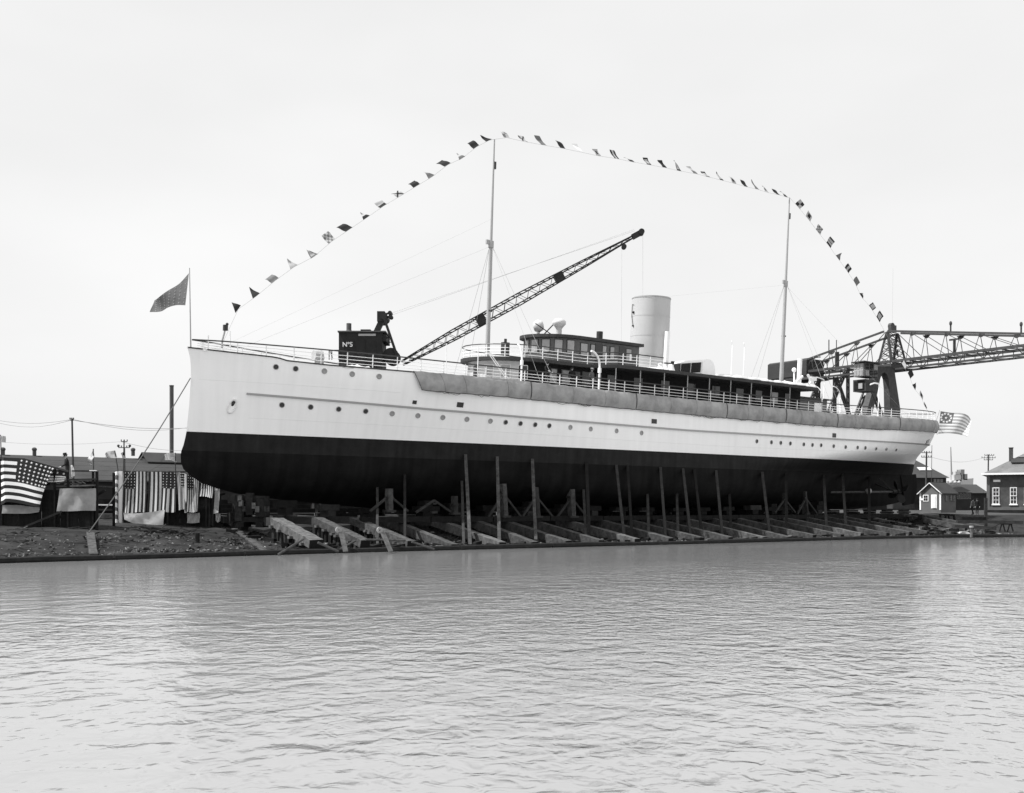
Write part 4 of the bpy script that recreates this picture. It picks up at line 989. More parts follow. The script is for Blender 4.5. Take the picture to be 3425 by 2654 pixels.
# mooring line from the bow
a = SHIP @ Vector((.12, .03, 3.1)); b = at(297, 1782, 53.5); m = MB(); m.tube([a + (b - a) * s_ - Vector((0, 0, .25 * sin(pi * s_))) for s_ in [i / 12 for i in range(13)]], .032, 5)
tag(m.build('mooring_line', 'rope', loc=b), 'taut dark rope running from the bow down to the bank', 'rope')

# ------------------------------------------------------------------ flags
def cloth_flag(name, lab, cat, group, fn, na, nb, matfn, mats, stars=None, th=.012):
    m = MB(); m.grid(fn, na, nb, matfn); o = m.build(name, mats, loc=fn(0, 0), smooth=True); tag(o, lab, cat, group)
    if stars:
        s_ = MB()
        for a, b2 in stars[0]:
            r_ = stars[1]; e = .004; c = fn(a, b2); X = (fn(min(1, a + e), b2) - fn(max(0, a - e), b2)).normalized(); Y = (fn(a, min(1, b2 + e)) - fn(a, max(0, b2 - e))).normalized(); N = X.cross(Y).normalized()
            if N.dot(EYE - c) < 0: N = -N
            for sd_ in (1, -1):
                pts = [c + N * .012 * sd_ + (X * cos(q * pi / 5 + .3) + Y * sin(q * pi / 5 + .3)) * (r_ if q % 2 else r_ * .45) for q in range(10)]
                s_.add([c + N * .02 * sd_] + pts, [(0, 1 + q, 1 + (q + 1) % 10) for q in range(10)])
        so = s_.build('star_field', 'cloth_grey' if name == 'jack_flag' else 'cloth_white', o); tag(so, kind='stuff')
    return o
def stripe_mat(cw, horiz=True, flip=False):
    """13 stripes and canton; a along the fly from the hoist, b across"""
    def f(a, b2):
        if a < cw and b2 < 7 / 13: return 2
        return 0 if int(b2 * 13) % 2 == 0 else 1
    return f
USM = ['cloth_dark', 'cloth_white', 'cloth_dark']
def stars48(cw, cols=8, rows=6, a0=0.0): return [(a0 + cw * (i + .5) / cols, 7 / 13 * (j + .5) / rows) for i in range(cols) for j in range(rows)]
def pt_curve(pts, s_): 
    x = s_ * (len(pts) - 1); i = min(int(x), len(pts) - 2); f = x - i
    # Catmull-Rom
    p = [pts[max(0, i - 1)], pts[i], pts[i + 1], pts[min(len(pts) - 1, i + 2)]]
    return tuple(.5 * (2 * p[1][k] + (p[2][k] - p[0][k]) * f + (2 * p[0][k] - 5 * p[1][k] + 4 * p[2][k] - p[3][k]) * f * f + (-p[0][k] + 3 * p[1][k] - 3 * p[2][k] + p[3][k]) * f ** 3) for k in range(len(pts[0])))
def sheet(top_, bot, Yfn, wob):
    """cloth hanging between two measured edges (hoist side first)"""
    def fn(a, b2):
        p = pt_curve(top_, a); q = pt_curve(bot, a); x = p[0] + (q[0] - p[0]) * b2; y = p[1] + (q[1] - p[1]) * b2
        return at(x, y, Yfn(a, b2)) + Vector((0, wob(a, b2), 0))
    return fn
YA = 57.0
f1 = sheet([(183, 1564), (140, 1552), (84, 1537), (20, 1531), (2, 1531), (-30, 1533)], [(132, 1698), (110, 1694), (62, 1684), (24, 1680), (6, 1688), (-24, 1700)], lambda a, b2: YA + (0 if a < .66 else (a - .66) * 4.0) - .25 * b2, lambda a, b2: .03 * sin(a * 14 + b2 * 3))
def f1b(a, b2):
    p = f1(a, b2); k = sin(pi * b2) * (1 - a) ** 2; return p + Vector((-.12 * k, 0, .0))
cloth_flag('striped_flag', 'large stars and stripes draped over the rail of the stand at far left', 'flag', 'stars and stripes hung about the yard', f1b, 78, 52, stripe_mat(.47), USM, (stars48(.46), .07))
f2 = sheet([(172, 1572), (190, 1572), (212, 1574), (226, 1580)], [(150, 1613), (180, 1613), (200, 1612), (214, 1610)], lambda a, b2: YA + .5, lambda a, b2: .03 * sin(a * 9))
cloth_flag('striped_flag', 'small folded stars and stripes on the rail beside the man in the dark coat', 'flag', 'stars and stripes hung about the yard', f2, 16, 26, lambda a, b2: 2 if b2 < .5 else (1 if int(b2 * 10) % 2 == 1 else 0), USM, ([(.12, .25), (.42, .25), (.75, .28)], .07))
YC = 64.0
def hung(lab, x0, x1, yt, yb, cl, rows=6, Y=YC, cw=.43, bunch=1.0, skew=0.0, n=6):
    """flag hung vertically by its hoist... stripes run down; canton upper left (cl=True) or upper right"""
    def fn(a, b2):      # a = down the cloth, b = across from the canton side
        x = (x0 + (x1 - x0) * b2) if cl else (x1 - (x1 - x0) * b2)
        wv = sin(x * .19 * bunch + yt) * a
        return at(x + skew * a + 2.2 * a * sin(x * .11), yt + (yb - yt) * a + 3 * sin(x * .09) * a, Y) + Vector((0, -.045 * wv - .25 * a * a, 0))
    nc = 3 if (x1 - x0) < 60 else 4
    return cloth_flag('striped_flag', lab, 'flag', 'stars and stripes hung about the yard', fn, 24, 52, stripe_mat(cw), ['cloth_dark', 'light_grey', 'cloth_dark'], ([(cw * (i + .5) / 6, 7 / 13 * (j + .5) / nc) for i in range(6) for j in range(nc)], .036))
hung('stars and stripes hung on the middle stand with its canton at the upper left corner', 414, 492, 1578, 1716, True)
hung('stars and stripes hung on the middle stand with its canton at the upper right', 498, 590, 1579, 1712, False)
hung('narrow bunched stars and stripes at the right post of the middle stand', 588, 618, 1580, 1707, False, bunch=2.2, skew=10)
hung('stars and stripes hung just right of the white post, under the forefoot', 626, 668, 1586, 1712, True)
hung('short stars and stripes hung in shade farthest under the hull', 672, 716, 1608, 1664, True, cw=.5)
hung('narrow strip of stars and stripes at the right end of the stand', 718, 736, 1632, 1716, True, cw=.1)
# flags on short staffs along the stand
def staff_flag(lab, sx, s_top, s_bot, pts_t, pts_b, Y, slab, mats=USM, cw=.42, thin=True):
    a, b = at(sx[0], s_top, Y), at(sx[1], s_bot, Y); m = MB(); m.tube([a, b], .03, 6); tag(m.build('flagstaff', 'pole_wood', loc=b), slab, 'flagstaff', 'thin flagstaffs on the stands')
    cloth_flag('striped_flag', lab, 'flag', 'stars and stripes hung about the yard', sheet(pts_t, pts_b, lambda a, b2: Y - .1, lambda a, b2: .12 * sin(a * 7 + b2 * 2)), 20, 26, stripe_mat(cw), mats)
PALE = ['cloth_grey', 'cloth_white', 'cloth_grey']
staff_flag('pale flag drooping in a long point, seen beside the man in the dark coat', (312, 314), 1502, 1642, [(310, 1504), (302, 1520), (296, 1535), (288, 1545)], [(314, 1528), (310, 1540), (306, 1552), (304, 1556)], 61, 'staff of the pale drooping flag on the left stand', PALE)
staff_flag('pale striped flag streaming left above the shed roof', (384, 396), 1508, 1582, [(384, 1507), (372, 1509), (360, 1513), (350, 1520)], [(390, 1534), (376, 1533), (362, 1532), (352, 1531)], 64, 'staff of the pale streaming flag at the left of the middle stand', PALE)
staff_flag('small striped flag hanging limp on a staff beside the lamp pole', (417, 418), 1500, 1582, [(416, 1511), (411, 1513), (407, 1517), (405, 1522)], [(418, 1536), (414, 1535), (410, 1532), (407, 1530)], 64.3, 'staff of the limp striped flag on the middle stand')
staff_flag('pale striped flag with dark edge in front of the shed monitor', (586, 587), 1515, 1585, [(584, 1516), (572, 1515), (560, 1517), (549, 1520)], [(588, 1548), (574, 1541), (562, 1540), (550, 1540)], 64, 'staff of the pale flag nearest the bow', PALE)
staff_flag('tattered striped flag at the left edge above the stand', (2, 4), 1455, 1535, [(0, 1460), (6, 1459), (11, 1459), (17, 1460)], [(2, 1480), (7, 1479), (12, 1480), (17, 1482)], 66, 'staff at the left edge of the picture', PALE)
# jack at the bow and ensign at the stern
jY = (SHIP @ Vector((0, 0, 8))).y
jack = sheet([(632, 914), (600, 948), (565, 972), (530, 997), (514, 1003)], [(620, 1022), (592, 1022), (560, 1030), (535, 1042), (503, 1046)], lambda a, b2: jY - .0 + a * .5, lambda a, b2: .16 * sin(a * 8 + b2 * 2.5) * a)
cloth_flag('jack_flag', 'dark jack flag with pale stars flying from the jackstaff at the bow', 'flag', 'flags flown by the yacht', jack, 24, 16, lambda a, b2: 0, ['cloth_mid'], ([(.08 + .13 * i, .1 + .16 * j) for i in range(7) for j in range(6)], .045))
eY = (SHIP @ Vector((79.2, 0, 5))).y
ens = sheet([(3146, 1376), (3180, 1381), (3215, 1383), (3240, 1392), (3250, 1405)], [(3138, 1452), (3165, 1450), (3195, 1452), (3215, 1455), (3233, 1463)], lambda a, b2: eY - .15 - a * .4, lambda a, b2: .2 * sin(a * 9 + b2 * 1.5) * a)
cloth_flag('ensign_flag', 'pale ensign with stars in its canton streaming from the stern staff', 'flag', 'flags flown by the yacht', ens, 30, 26, stripe_mat(.34), ['cloth_grey', 'cloth_white', 'cloth_mid'], ([(.17 + .12 * cos(q * pi / 5), 3.5 / 13 + .19 * sin(q * pi / 5)) for q in range(10)] + [(.17, 3.5 / 13)], .16))
# signal flags dressing the ship
def line_thing(lab, pts):
    m = MB(); m.tube(pts, .011, 4); tag(m.build('dressing_line', 'wire_grey', loc=pts[0]), lab, 'rope', 'dressing lines')
K = 3425 / 2184
FORE = [(508, 660, 'pen', 'd'), (547, 632, 'pen', 'd'), (587, 599, 'sq', 'd'), (627, 570, 'pen', 'l'), (671, 547, 'pen', 'bor'), (708, 515, 'sq', 'chk'), (745, 490, 'sq', 'd'), (782, 465, 'pen', 'half'), (818, 440, 'sq', 'half'), (855, 418, 'sq', 'sal'), (889, 397, 'sq', 'd'), (921, 378, 'pen', 'd'), (955, 352, 'sq', 'd'), (986, 338, 'pen', 'half'), (1016, 314, 'sq', 'd'), (1043, 300, 'pen', 'd')]
MID = [(1081, 294, 'sq', 'two'), (1121, 303, 'sq', 'sal'), (1160, 310, 'sq', 'd'), (1201, 317, 'sq', 'd'), (1239, 325, 'sq', 'w'), (1277, 333, 'sq', 'ctr'), (1316, 339, 'sq', 'col'), (1350, 346, 'sq', 'half'), (1385, 352, 'sq', 'bor'), (1418, 358, 'sq', 'd'), (1449, 365, 'pen', 'bor'), (1484, 371, 'sq', 'half'), (1511, 378, 'sq', 'bor'), (1540, 385, 'pen', 'bor'), (1567, 392, 'sq', 'ctr'), (1592, 399, 'sq', 'd'), (1615, 404, 'pen', 'd'), (1637, 411, 'pen', 'ctr'), (1661, 416, 'sq', 'd'), (1678, 421, 'pen', 'half')]
AFT = [(x / K, y / K, s_, k_) for x, y, s_, k_ in [(2668, 691, 'sq', 'two'), (2703, 733, 'sq', 'ctr'), (2736, 777, 'sq', 'chk'), (2771, 821, 'sq', 'str'), (2802, 864, 'pen', 'd'), (2832, 905, 'sq', 'col'), (2860, 948, 'sq', 'd'), (2880, 991, 'pen', 'half'), (2913, 1031, 'sq', 'bor'), (2937, 1069, 'sq', 'bor'), (2982, 1151, 'sq', 'half'), (3000, 1190, 'pen', 'd'), (3022, 1226, 'sq', 'w'), (3041, 1258, 'sq', 'd'), (3056, 1297, 'pen', 'd'), (3082, 1331, 'sq', 'ctr'), (3095, 1363, 'sq', 'crs')]]
PN = {'d': 'plain dark', 'l': 'plain pale', 'w': 'plain white', 'chk': 'checkered', 'half': 'half dark and half pale', 'sal': 'pale with a dark saltire', 'two': 'pale with two dark corners', 'ctr': 'pale with a dark centre', 'col': 'three-column dark and white', 'bor': 'dark-bordered white', 'str': 'striped', 'crs': 'pale with a dark cross'}
def pat(k_):
    def f(a, b2):   # 0 dark, 1 pale
        if k_ == 'd': return 0
        if k_ in 'lw': return 1
        if k_ == 'chk': return (int(a * 4) + int(b2 * 4)) % 2
        if k_ == 'half': return 0 if b2 < .45 else 1
        if k_ == 'sal': return 0 if min(abs(a - b2), abs(a + b2 - 1)) < .16 else 1
        if k_ == 'two': return 0 if (a < .5) == (b2 < .5) else 1
        if k_ == 'ctr': return 0 if abs(a - .5) < .25 and abs(b2 - .5) < .28 else 1
        if k_ == 'col': return 1 if .34 < a < .66 else 0
        if k_ == 'bor': return 1 if .2 < a < .8 and .2 < b2 < .8 else 0
        if k_ == 'str': return 0 if b2 < .25 or .5 < b2 < .62 or .8 < b2 else 1
        if k_ == 'crs': return 0 if abs(a - .5) < .12 or abs(b2 - .5) < .12 else 1
    return f
frn = random.Random(15)
def hoist_run(lst, run, start, end, fly):
    P = [SHIP @ sp(x * K, y * K, 0) for x, y, _, _ in lst]
    line_thing('thin dressing line carrying signal flags ' + run, [start] + P + [end])
    for i, (x, y, shp, k_) in enumerate(lst):
        d = ((P + [end])[i + 1] - ([start] + P)[i]).normalized(); hl = .5 if 'two masts' in run else (.78 if 'mainmast' in run else .6); c = P[i] - d * hl / 2
        fl = (Vector(fly) + Vector((frn.uniform(-.15, .15), frn.uniform(-.2, .2), frn.uniform(-.22, .22)))).normalized() * frn.uniform(.62, .9) * (.78 if 'bow' in run else 1)
        ph = frn.uniform(0, 6); side = d.cross(fl).normalized()
        def fn(a, b2):
            tp = (1 - b2) if shp == 'pen' else 1.0
            if shp == 'pen': base = c + d * hl * (.5 + (a - .5) * tp)
            else: base = c + d * hl * a
            return base + fl * (b2 * (1.15 if shp == 'pen' else 1.0)) + side * .07 * sin(b2 * 5 + ph + a) * b2
        shn = 'pennant' if shp == 'pen' else 'square'
        m = MB(); m.grid(fn, 12, 12, pat(k_)); o = m.build('signal_flag', ['cloth_dark' if frn.random() < .8 else 'cloth_mid', 'cloth_white' if k_ in ('w',) else 'cloth_grey'], loc=c, smooth=True)
        tag(o, '%s %s signal flag, %s %s' % (PN[k_], shn, ORD[i], run), 'signal flag', 'signal flags dressing the yacht')
FT = ship(21.55, 0, ft); MT = ship(54.2, 0, mt)
hoist_run(FORE, 'from the bow up to the foremast', ship(2.0, 0, 5.2), FT, -dU * .4 + ZZ * .5 - dV * .6)
hoist_run(MID, 'between the two masts', FT, MT, -dU * .2 + ZZ * .7 - dV * .5)
hoist_run(AFT, 'from the mainmast down to the stern', MT, ship(78.7, 0, 5.2), dU * .55 + ZZ * .5 - dV * .15)
cl = random.Random(41); m = MB()
for k in range(900):
    gu = cl.uniform(2, 66); gv = cl.uniform(1.5, lut(SHORE, gu) - .6); z = ground_z(gu, gv); l = cl.uniform(.1, .5); a = cl.uniform(0, pi)
    m.box(gnd(gu, gv, z + l * .2), (l * 1.6, l * .7, l * .5), (cos(a), sin(a), cl.uniform(-.2, .2)), (-sin(a), cos(a), 0), (0, 0, 1))
tag(m.build('slip_litter', 'timber_black', loc=gnd(30, 6, 1)), 'dark blocks and offcuts littering the ground between the ways', kind='stuff')
m = MB()
for k in range(260):
    gu = cl.uniform(2, 66); gv = cl.uniform(2.5, lut(SHORE, gu) - .6); z = ground_z(gu, gv); l = cl.uniform(.08, .28); a = cl.uniform(0, pi)
    m.box(gnd(gu, gv, z + l * .3), (l * 1.8, l * .6, l * .4), (cos(a), sin(a), cl.uniform(-.2, .2)), (-sin(a), cos(a), 0), (0, 0, 1))
tag(m.build('pale_offcuts', 'chip_pale', loc=gnd(30, 6, 1)), 'pale offcuts and wedges scattered between the ways', kind='stuff')
# ------------------------------------------------------------------ locomotive crane No5 behind the fore deck
Yc = 84.0
t = thing('locomotive_crane', 'black locomotive crane with cab No5 and long lattice boom behind the fore deck', 'crane', at(1200, 1705, Yc + 1))
x0, x1 = at(1133, 1200, Yc).x, at(1279, 1200, Yc).x; zt = at(1200, 1112, Yc).z; zl = 4.2
m = MB(); m.box(((x0 + x1) / 2, Yc + 1.3, (zt + zl) / 2), (x1 - x0, 2.6, zt - zl)); cab = m.build('cab', 'crane_iron', t)
m = MB(); m.box(((x0 + x1) / 2 + .1, Yc + 1.3, zt + .05), (x1 - x0 + .35, 2.9, .1)); m.build('cab_roof', 'stack_iron', t)
xa, xb = at(1278, 1200, Yc).x, at(1292, 1200, Yc).x
m = MB(); m.box(((xa + xb) / 2, Yc + 1.3, at(1280, 1128, Yc).z - .05), (xb - xa, 2.4, .55)); m.build('cab_hood', 'crane_iron', t)
m = MB(); m.box((at(1228, 1116, Yc).x, Yc - .03, at(1228, 1121, Yc).z), (1.35, .06, .16)); m.build('visor', 'strake_grey', t)
for k in range(4):
    m = MB(); m.box((x0 + .42 + k * .82, Yc - .015, (zt + zl) / 2 - .2), (.04, .03, zt - zl - .8)); m.build('cab_batten', 'crane_iron', t)
c = at(1167, 1108, Yc + 1.2); cz = at(1167, 1087, Yc + 1.2).z
m = MB(); m.lathe((c.x, c.y, zt + .1), [(.42, 0), (.24, .22), (.2, .25), (.2, cz - zt)], 14); m.build('smokestack', 'stack_iron', t)
c = at(1225, 1108, Yc + 1.2); m = MB(); m.box((c.x, c.y, zt + .22), (.78, .9, .26)); m.build('roof_hatch', 'crane_iron', t)
fo = bpy.data.curves.new('lettering', 'FONT'); fo.body = 'N\u00ba5'; fo.size = .5; fo.extrude = .01; fo.offset = .012
fob = bpy.data.objects.new('tmp_font', fo); COL.objects.link(fob); bpy.context.view_layer.update()
me = bpy.data.meshes.new_from_object(fob.evaluated_get(bpy.context.evaluated_depsgraph_get())); bpy.data.objects.remove(fob); me.name = 'lettering'
me.materials.clear(); me.materials.append(MATS['white_shade']); lo_ = bpy.data.objects.new('lettering', me); COL.objects.link(lo_); lo_.parent = t
lp = at(1145, 1160, Yc - .04); lo_.location = FR[t].inverted() @ lp; lo_.rotation_euler = (pi / 2, 0, 0)
def pp(px, py, dy=0.0): return at(px, py, Yc + dy)
m = MB(); m.beam(pp(1259, 1112, .6), pp(1281, 1065, .6), .42, .42); m.beam(pp(1259, 1112, 2.0), pp(1281, 1065, 2.0), .42, .42); m.box(pp(1279, 1066, 1.3), (.6, 2.0, .8)); m.lathe(pp(1281, 1056, .2), [(.3, 0), (.3, 2.2)], 14, (0, 1, 0)); m.build('gantry_frame', 'black_iron', t)
for dy in (.3, 2.3):
    m = MB(); m.beam(pp(1286, 1068, dy), pp(1333, 1206, dy), .2, .2); m.beam(pp(1290, 1130, dy), pp(1310, 1131, dy), .14, .1); m.beam(pp(1284, 1144, dy), pp(1312, 1146, dy), .08, .06); m.build('back_stay', 'black_iron', t)
m = MB(); m.beam(pp(1286, 1053, 1.0), pp(1304, 1047, 1.0), .14, .14); m.beam(pp(1288, 1063, 1.0), pp(1305, 1059, 1.0), .14, .14); m.build('sheave_arm', 'black_iron', t)
for q in ((1304, 1047), (1306, 1059)):
    m = MB(); m.lathe(pp(q[0], q[1], .6), [(.02, 0), (.17, 0), (.14, .3), (.17, .6), (.02, .6)], 14, (0, 1, 0)); m.build('sheave', 'black_iron', t)
m = MB(); m.lathe(pp(1307, 1190, .4), [(.02, 0), (.62, 0), (.62, .16), (.3, .2), (.3, 1.5), (.62, 1.54), (.62, 1.7), (.02, 1.7)], 20, (0, 1, 0)); m.build('hoist_drum', 'black_iron', t)
m = MB(); m.box((pp(1316, 1212).x, Yc + 1.3, 3.6), (2.6, 2.6, .7)); m.box((pp(1215, 1212).x, Yc + 1.3, 3.7), (4.6, 2.7, 1.0)); m.build('revolving_bed', 'black_iron', t)
m = MB(); m.box((pp(1230, 1240).x, Yc + 1.3, 2.75), (6.4, 2.6, .7)); m.build('truck_bed', 'black_iron', t)
for sx in (-2.4, -1.2, 1.2, 2.4):
    for dy in (.5, 2.1):
        m = MB(); m.lathe((pp(1230, 1240).x + sx, Yc + dy - .08, 2.2), [(.02, 0), (.42, 0), (.42, .14), (.02, .16)], 16, (0, 1, 0)); m.build('wheel', 'black_iron', t)
for k in range(3):
    m = MB(); m.tube([pp(1101 + (0, 9, 32)[k], 1172, 0), pp(1101 + (0, 9, 32)[k], 1204, 0)], .04, 5); m.build('step_post', 'black_iron', t)
m = MB(); m.beam(pp(1101, 1172), pp(1136, 1172), .06, .06); m.beam(pp(1104, 1174), pp(1113, 1200), .05, .05); m.build('step_rail', 'black_iron', t)
# boom
fa, fb = pp(1345, 1216, 1.3), pp(2128, 787, 1.3)
bd = (fb - fa).normalized(); bn = Vector((-bd.z, 0, bd.x)); bl = (fb - fa).length
def bw_(s_): return lut([(0, .3), (.06, .42), (.22, .68), (.5, .74), (.78, .46), (.95, .2), (1, .15)], s_)
def bpnt(s_, sx, sz):
    sag = .0; w_ = bw_(s_); return fa + bd * bl * s_ + bn * sz * w_ * .5 + Vector((0, sx * w_ * .75, 0))
m = MB(); N = 40
for sx in (-1, 1):
    for sz in (-1, 1):
        for i in range(N): m.beam(bpnt(i / N, sx, sz), bpnt((i + 1) / N, sx, sz), .08, .08)
m.build('boom_chord', 'black_iron', t)
m = MB()
for i in range(N):
    for sx in (-1, 1): m.beam(bpnt(i / N, sx, -1 if i % 2 else 1), bpnt((i + 1) / N, sx, 1 if i % 2 else -1), .035, .035)
    for sz in (-1, 1): m.beam(bpnt(i / N, -1, sz), bpnt((i + 1) / N, 1, sz), .05, .05); m.beam(bpnt((i + .5) / N, -1, sz), bpnt((i + .5) / N, 1, sz), .04, .04)
tag(m.build('boom_lacing', 'black_iron', t), kind='stuff')
for s_ in (.335, .668):
    m = MB(); m.loft([[bpnt(q, -1.02, -1.02), bpnt(q, 1.02, -1.02), bpnt(q, 1.02, 1.02), bpnt(q, -1.02, 1.02)] for q in (s_ - .015, s_ + .02)], True, True); m.build('splice_plate', 'black_iron', t)
m = MB(); m.box(fb + bd * .1, (.9, .4, .4), bd, (0, 1, 0), bn); m.lathe(fb + bd * .45 - Vector((0, .3, 0)), [(.02, 0), (.24, 0), (.24, .6), (.02, .6)], 14, (0, 1, 0)); m.lathe(fb - bd * 1.3 - bn * .35 - Vector((0, .2, 0)), [(.02, 0), (.2, 0), (.2, .4), (.02, .4)], 12, (0, 1, 0)); m.build('boom_head', 'black_iron', t)
m = MB()
for dz in (0, .12): m.tube([pp(1306, 1049 + dz * 60, 1.0), fb + bn * (.3 + dz) + Vector((0, -.3, 0))], .011, 4)
m.tube([fb + bd * .6, Vector((fb.x + .5, fb.y, 7))], .007, 4); m.tube([fb - bd * 1.3, Vector((fb.x - 1.2, fb.y, 9))], .006, 4)
m.build('hoist_cable', 'wire_grey', t)

# ------------------------------------------------------------------ cantilever gantry crane behind the stern
P0 = at(2960, 1212, 150); g0, v0 = gco(P0); zb = P0.z
def gvx(px, gu=g0): return gco(gpu(px, 1200, gu))[1]
def G(gv, z, s_=0): return gnd(g0 + s_ * 3.6, gv, z)
t = thing('cantilever_crane', 'tall dark cantilever gantry crane with long lattice arm behind the stern', 'crane', gnd(g0, v0, ground_z(g0, v0)))
ztop = gpu(2962, 1108, g0).z; vL, vR = gvx(2700), gvx(3640); zR = gpu(3425, 1117, g0).z
def ztc(gv):
    if gv > v0: return ztop + (zR - ztop) * (gv - v0) / (gvx(3425) - v0)
    return ztop + (gpu(2700, 1203, g0).z - ztop) * (v0 - gv) / (v0 - vL)
PR_ = [gvx(p) for p in (3050, 3165, 3280, 3400, 3520, 3640)]; PL_ = [gvx(p) for p in (2865, 2782, 2715)]
for s_ in (0, 1):
    m = MB(); m.beam(G(vL - 1, zb, s_), G(vR, zb, s_), .22, .36); m.build('bottom_chord', 'gantry_iron', t)
    m = MB(); m.beam(G(v0 + .3, ztop, s_ * .9 + .05), G(vR, ztc(vR), s_), .2, .26); m.beam(G(v0 - .3, ztop, s_ * .9 + .05), G(vL, ztc(vL), s_), .2, .26); m.build('top_chord', 'gantry_iron', t)
    for a in PR_ + PL_:
        m = MB(); m.beam(G(a + .35, zb, s_), G(a - .1, ztc(a), s_), .09, .07); m.beam(G(a - .9, zb, s_), G(a - .1, ztc(a), s_), .07, .06); m.build('hanger', 'gantry_iron', t)
        m = MB(); m.prism([G(a - .6, ztc(a) - .1, s_), G(a + .6, ztc(a) - .1, s_), G(a + .15, ztc(a) - .55, s_), G(a - .15, ztc(a) - .55, s_)], dU * .1); m.build('gusset_plate', 'gantry_iron', t)
    m = MB(); pr = [v0] + PR_
    for a, b2 in zip(pr, pr[1:]): m.beam(G(a, ztc(a) - .2, s_), G(b2, zb, s_), .08, .08)
    pl = [v0] + PL_
    for a, b2 in zip(pl, pl[1:]): m.beam(G(a, ztc(a) - .2, s_), G(b2, zb, s_), .08, .08)
    m.build('diagonal_tie', 'gantry_iron', t)
zr = gpu(2994, 1233, g0).z
for s_ in (.12, .88):
    m = MB(); m.beam(G(vL + 1, zr, s_), G(vR, zr, s_), .2, .26); m.build('trolley_rail', 'gantry_iron', t)
m = MB(); a = vL + 1; k = 0
while a < vR:
    for s_ in (.12, .88): m.beam(G(a, zb, s_), G(a, zr, s_), .08, .08)
    if k % 2 == 0:
        for s_ in (.12, .88): m.beam(G(a - .9, zb, s_), G(a, zr, s_), .09, .09); m.beam(G(a + .9, zb, s_), G(a, zr, s_), .09, .09)
    m.beam(G(a, zb - .1, 0), G(a, zb - .1, 1), .15, .15); a += 2.6; k += 1
m.build('rail_hanger', 'gantry_iron', t)
m = MB(); a = vL + 1
while a < vR - 2.6: m.beam(G(a, zb - .05, 0), G(a + 2.6, zb - .05, 1), .1, .08); m.beam(G(a, zr, .12), G(a + 2.6, zr, .88), .08, .08); a += 2.6
m.build('lateral_bracing', 'gantry_iron', t)
# mast above the arm
m = MB()
for s_ in (0, 1):
    m.beam(G(v0 - 1.0, zb, s_), G(v0 - .1, ztop - .1, .15 + s_ * .7), .32, .28); m.beam(G(v0 + 1.0, zb, s_), G(v0 + .1, ztop - .1, .15 + s_ * .7), .32, .28)
m.build('tower_mast', 'gantry_iron', t)
m = MB(); n = 6
for i in range(n):
    f0, f1 = i / n, (i + 1) / n
    def q(f, sg, s_): return G(v0 + sg * (.95 - .85 * f), zb + (ztop - zb) * f, s_ + (.15 - .3 * s_) * f)
    for s_ in (0, 1): m.beam(q(f0, -1, s_), q(f1, 1, s_), .1, .06); m.beam(q(f0, 1, s_), q(f1, -1, s_), .1, .06)
    for sg in (-1, 1): m.beam(q(f0, sg, 0), q(f1, sg, 1), .1, .06); m.beam(q(f0, sg, 1), q(f1, sg, 0), .1, .06)
m.build('mast_lacing', 'gantry_iron', t)
m = MB(); c = G(v0, ztop + .5, .5); m.box(c, (1.3, .5, 1.0), dU, dV); m.build('cap_block', 'gantry_iron', t)
m = MB(); m.lathe(c + Vector((0, 0, .35)) - dV * .4, [(.02, 0), (.5, 0), (.5, .5), (.02, .5)], 16, dV); m.build('cap_sheave', 'gantry_iron', t)
m = MB(); m.tube([c, c + Vector((.1, 0, 8.5))], .012, 5); m.build('signal_staff', 'wire_grey', t)
for px in (3170, 3406):
    a = gvx(px); m = MB(); p = G(a, ztc(a) + .2, .2); m.beam(p, p + Vector((0, 0, .9)), .16, .16); m.ball(p + Vector((0, 0, 1.05)), .2, 8, 1.6); m.build('arc_lamp', 'gantry_iron', t)
a = gvx(3168); m = MB(); m.beam(G(a, zb, .5), G(a, zb + 2.2, .5), .28, .28); m.beam(G(a - .7, zb + 2.2, .5), G(a + .7, zb + 2.2, .5), .22, .22); m.build('light_standard', 'gantry_iron', t)
a = gvx(2775); m = MB(); m.beam(G(a, zb, .5), G(a, zb + 2.6, .5), .5, .5); m.beam(G(a - .9, ztc(a) - .3, .3), G(a - .9, ztc(a) + 1.9, .3), .12, .12); m.beam(G(a + .4, ztc(a) - .3, .3), G(a + .4, ztc(a) + 1.7, .3), .1, .1); m.build('light_standard', 'gantry_iron', t)
# machinery house on the inshore end
zh0, zh1 = gpu(2600, 1268, g0).z, gpu(2690, 1201, g0).z; a, b2 = gvx(2572), gvx(2702)
m = MB(); m.loft([[G(q, zh0, -.1), G(q, zh1 - .25, -.08), G(q, zh1, .05), G(q, zh1, .95), G(q, zh1 - .25, 1.08), G(q, zh0, 1.1)] for q in (a, b2)], True, True); m.build('machinery_house', 'roof_tar', t)
m = MB(); m.beam(G(a - .4, zh0 - .3, 0), G(b2 + 1, zh0 - .3, 0), .5, .6); m.beam(G(a - .4, zh0 - .3, 1), G(b2 + 1, zh0 - .3, 1), .5, .6); m.beam(G(b2 - 2, zh1 + .15, .3), G(b2 + 1.4, zh1 + .15, .3), .3, .12); m.build('house_beam', 'gantry_iron', t)
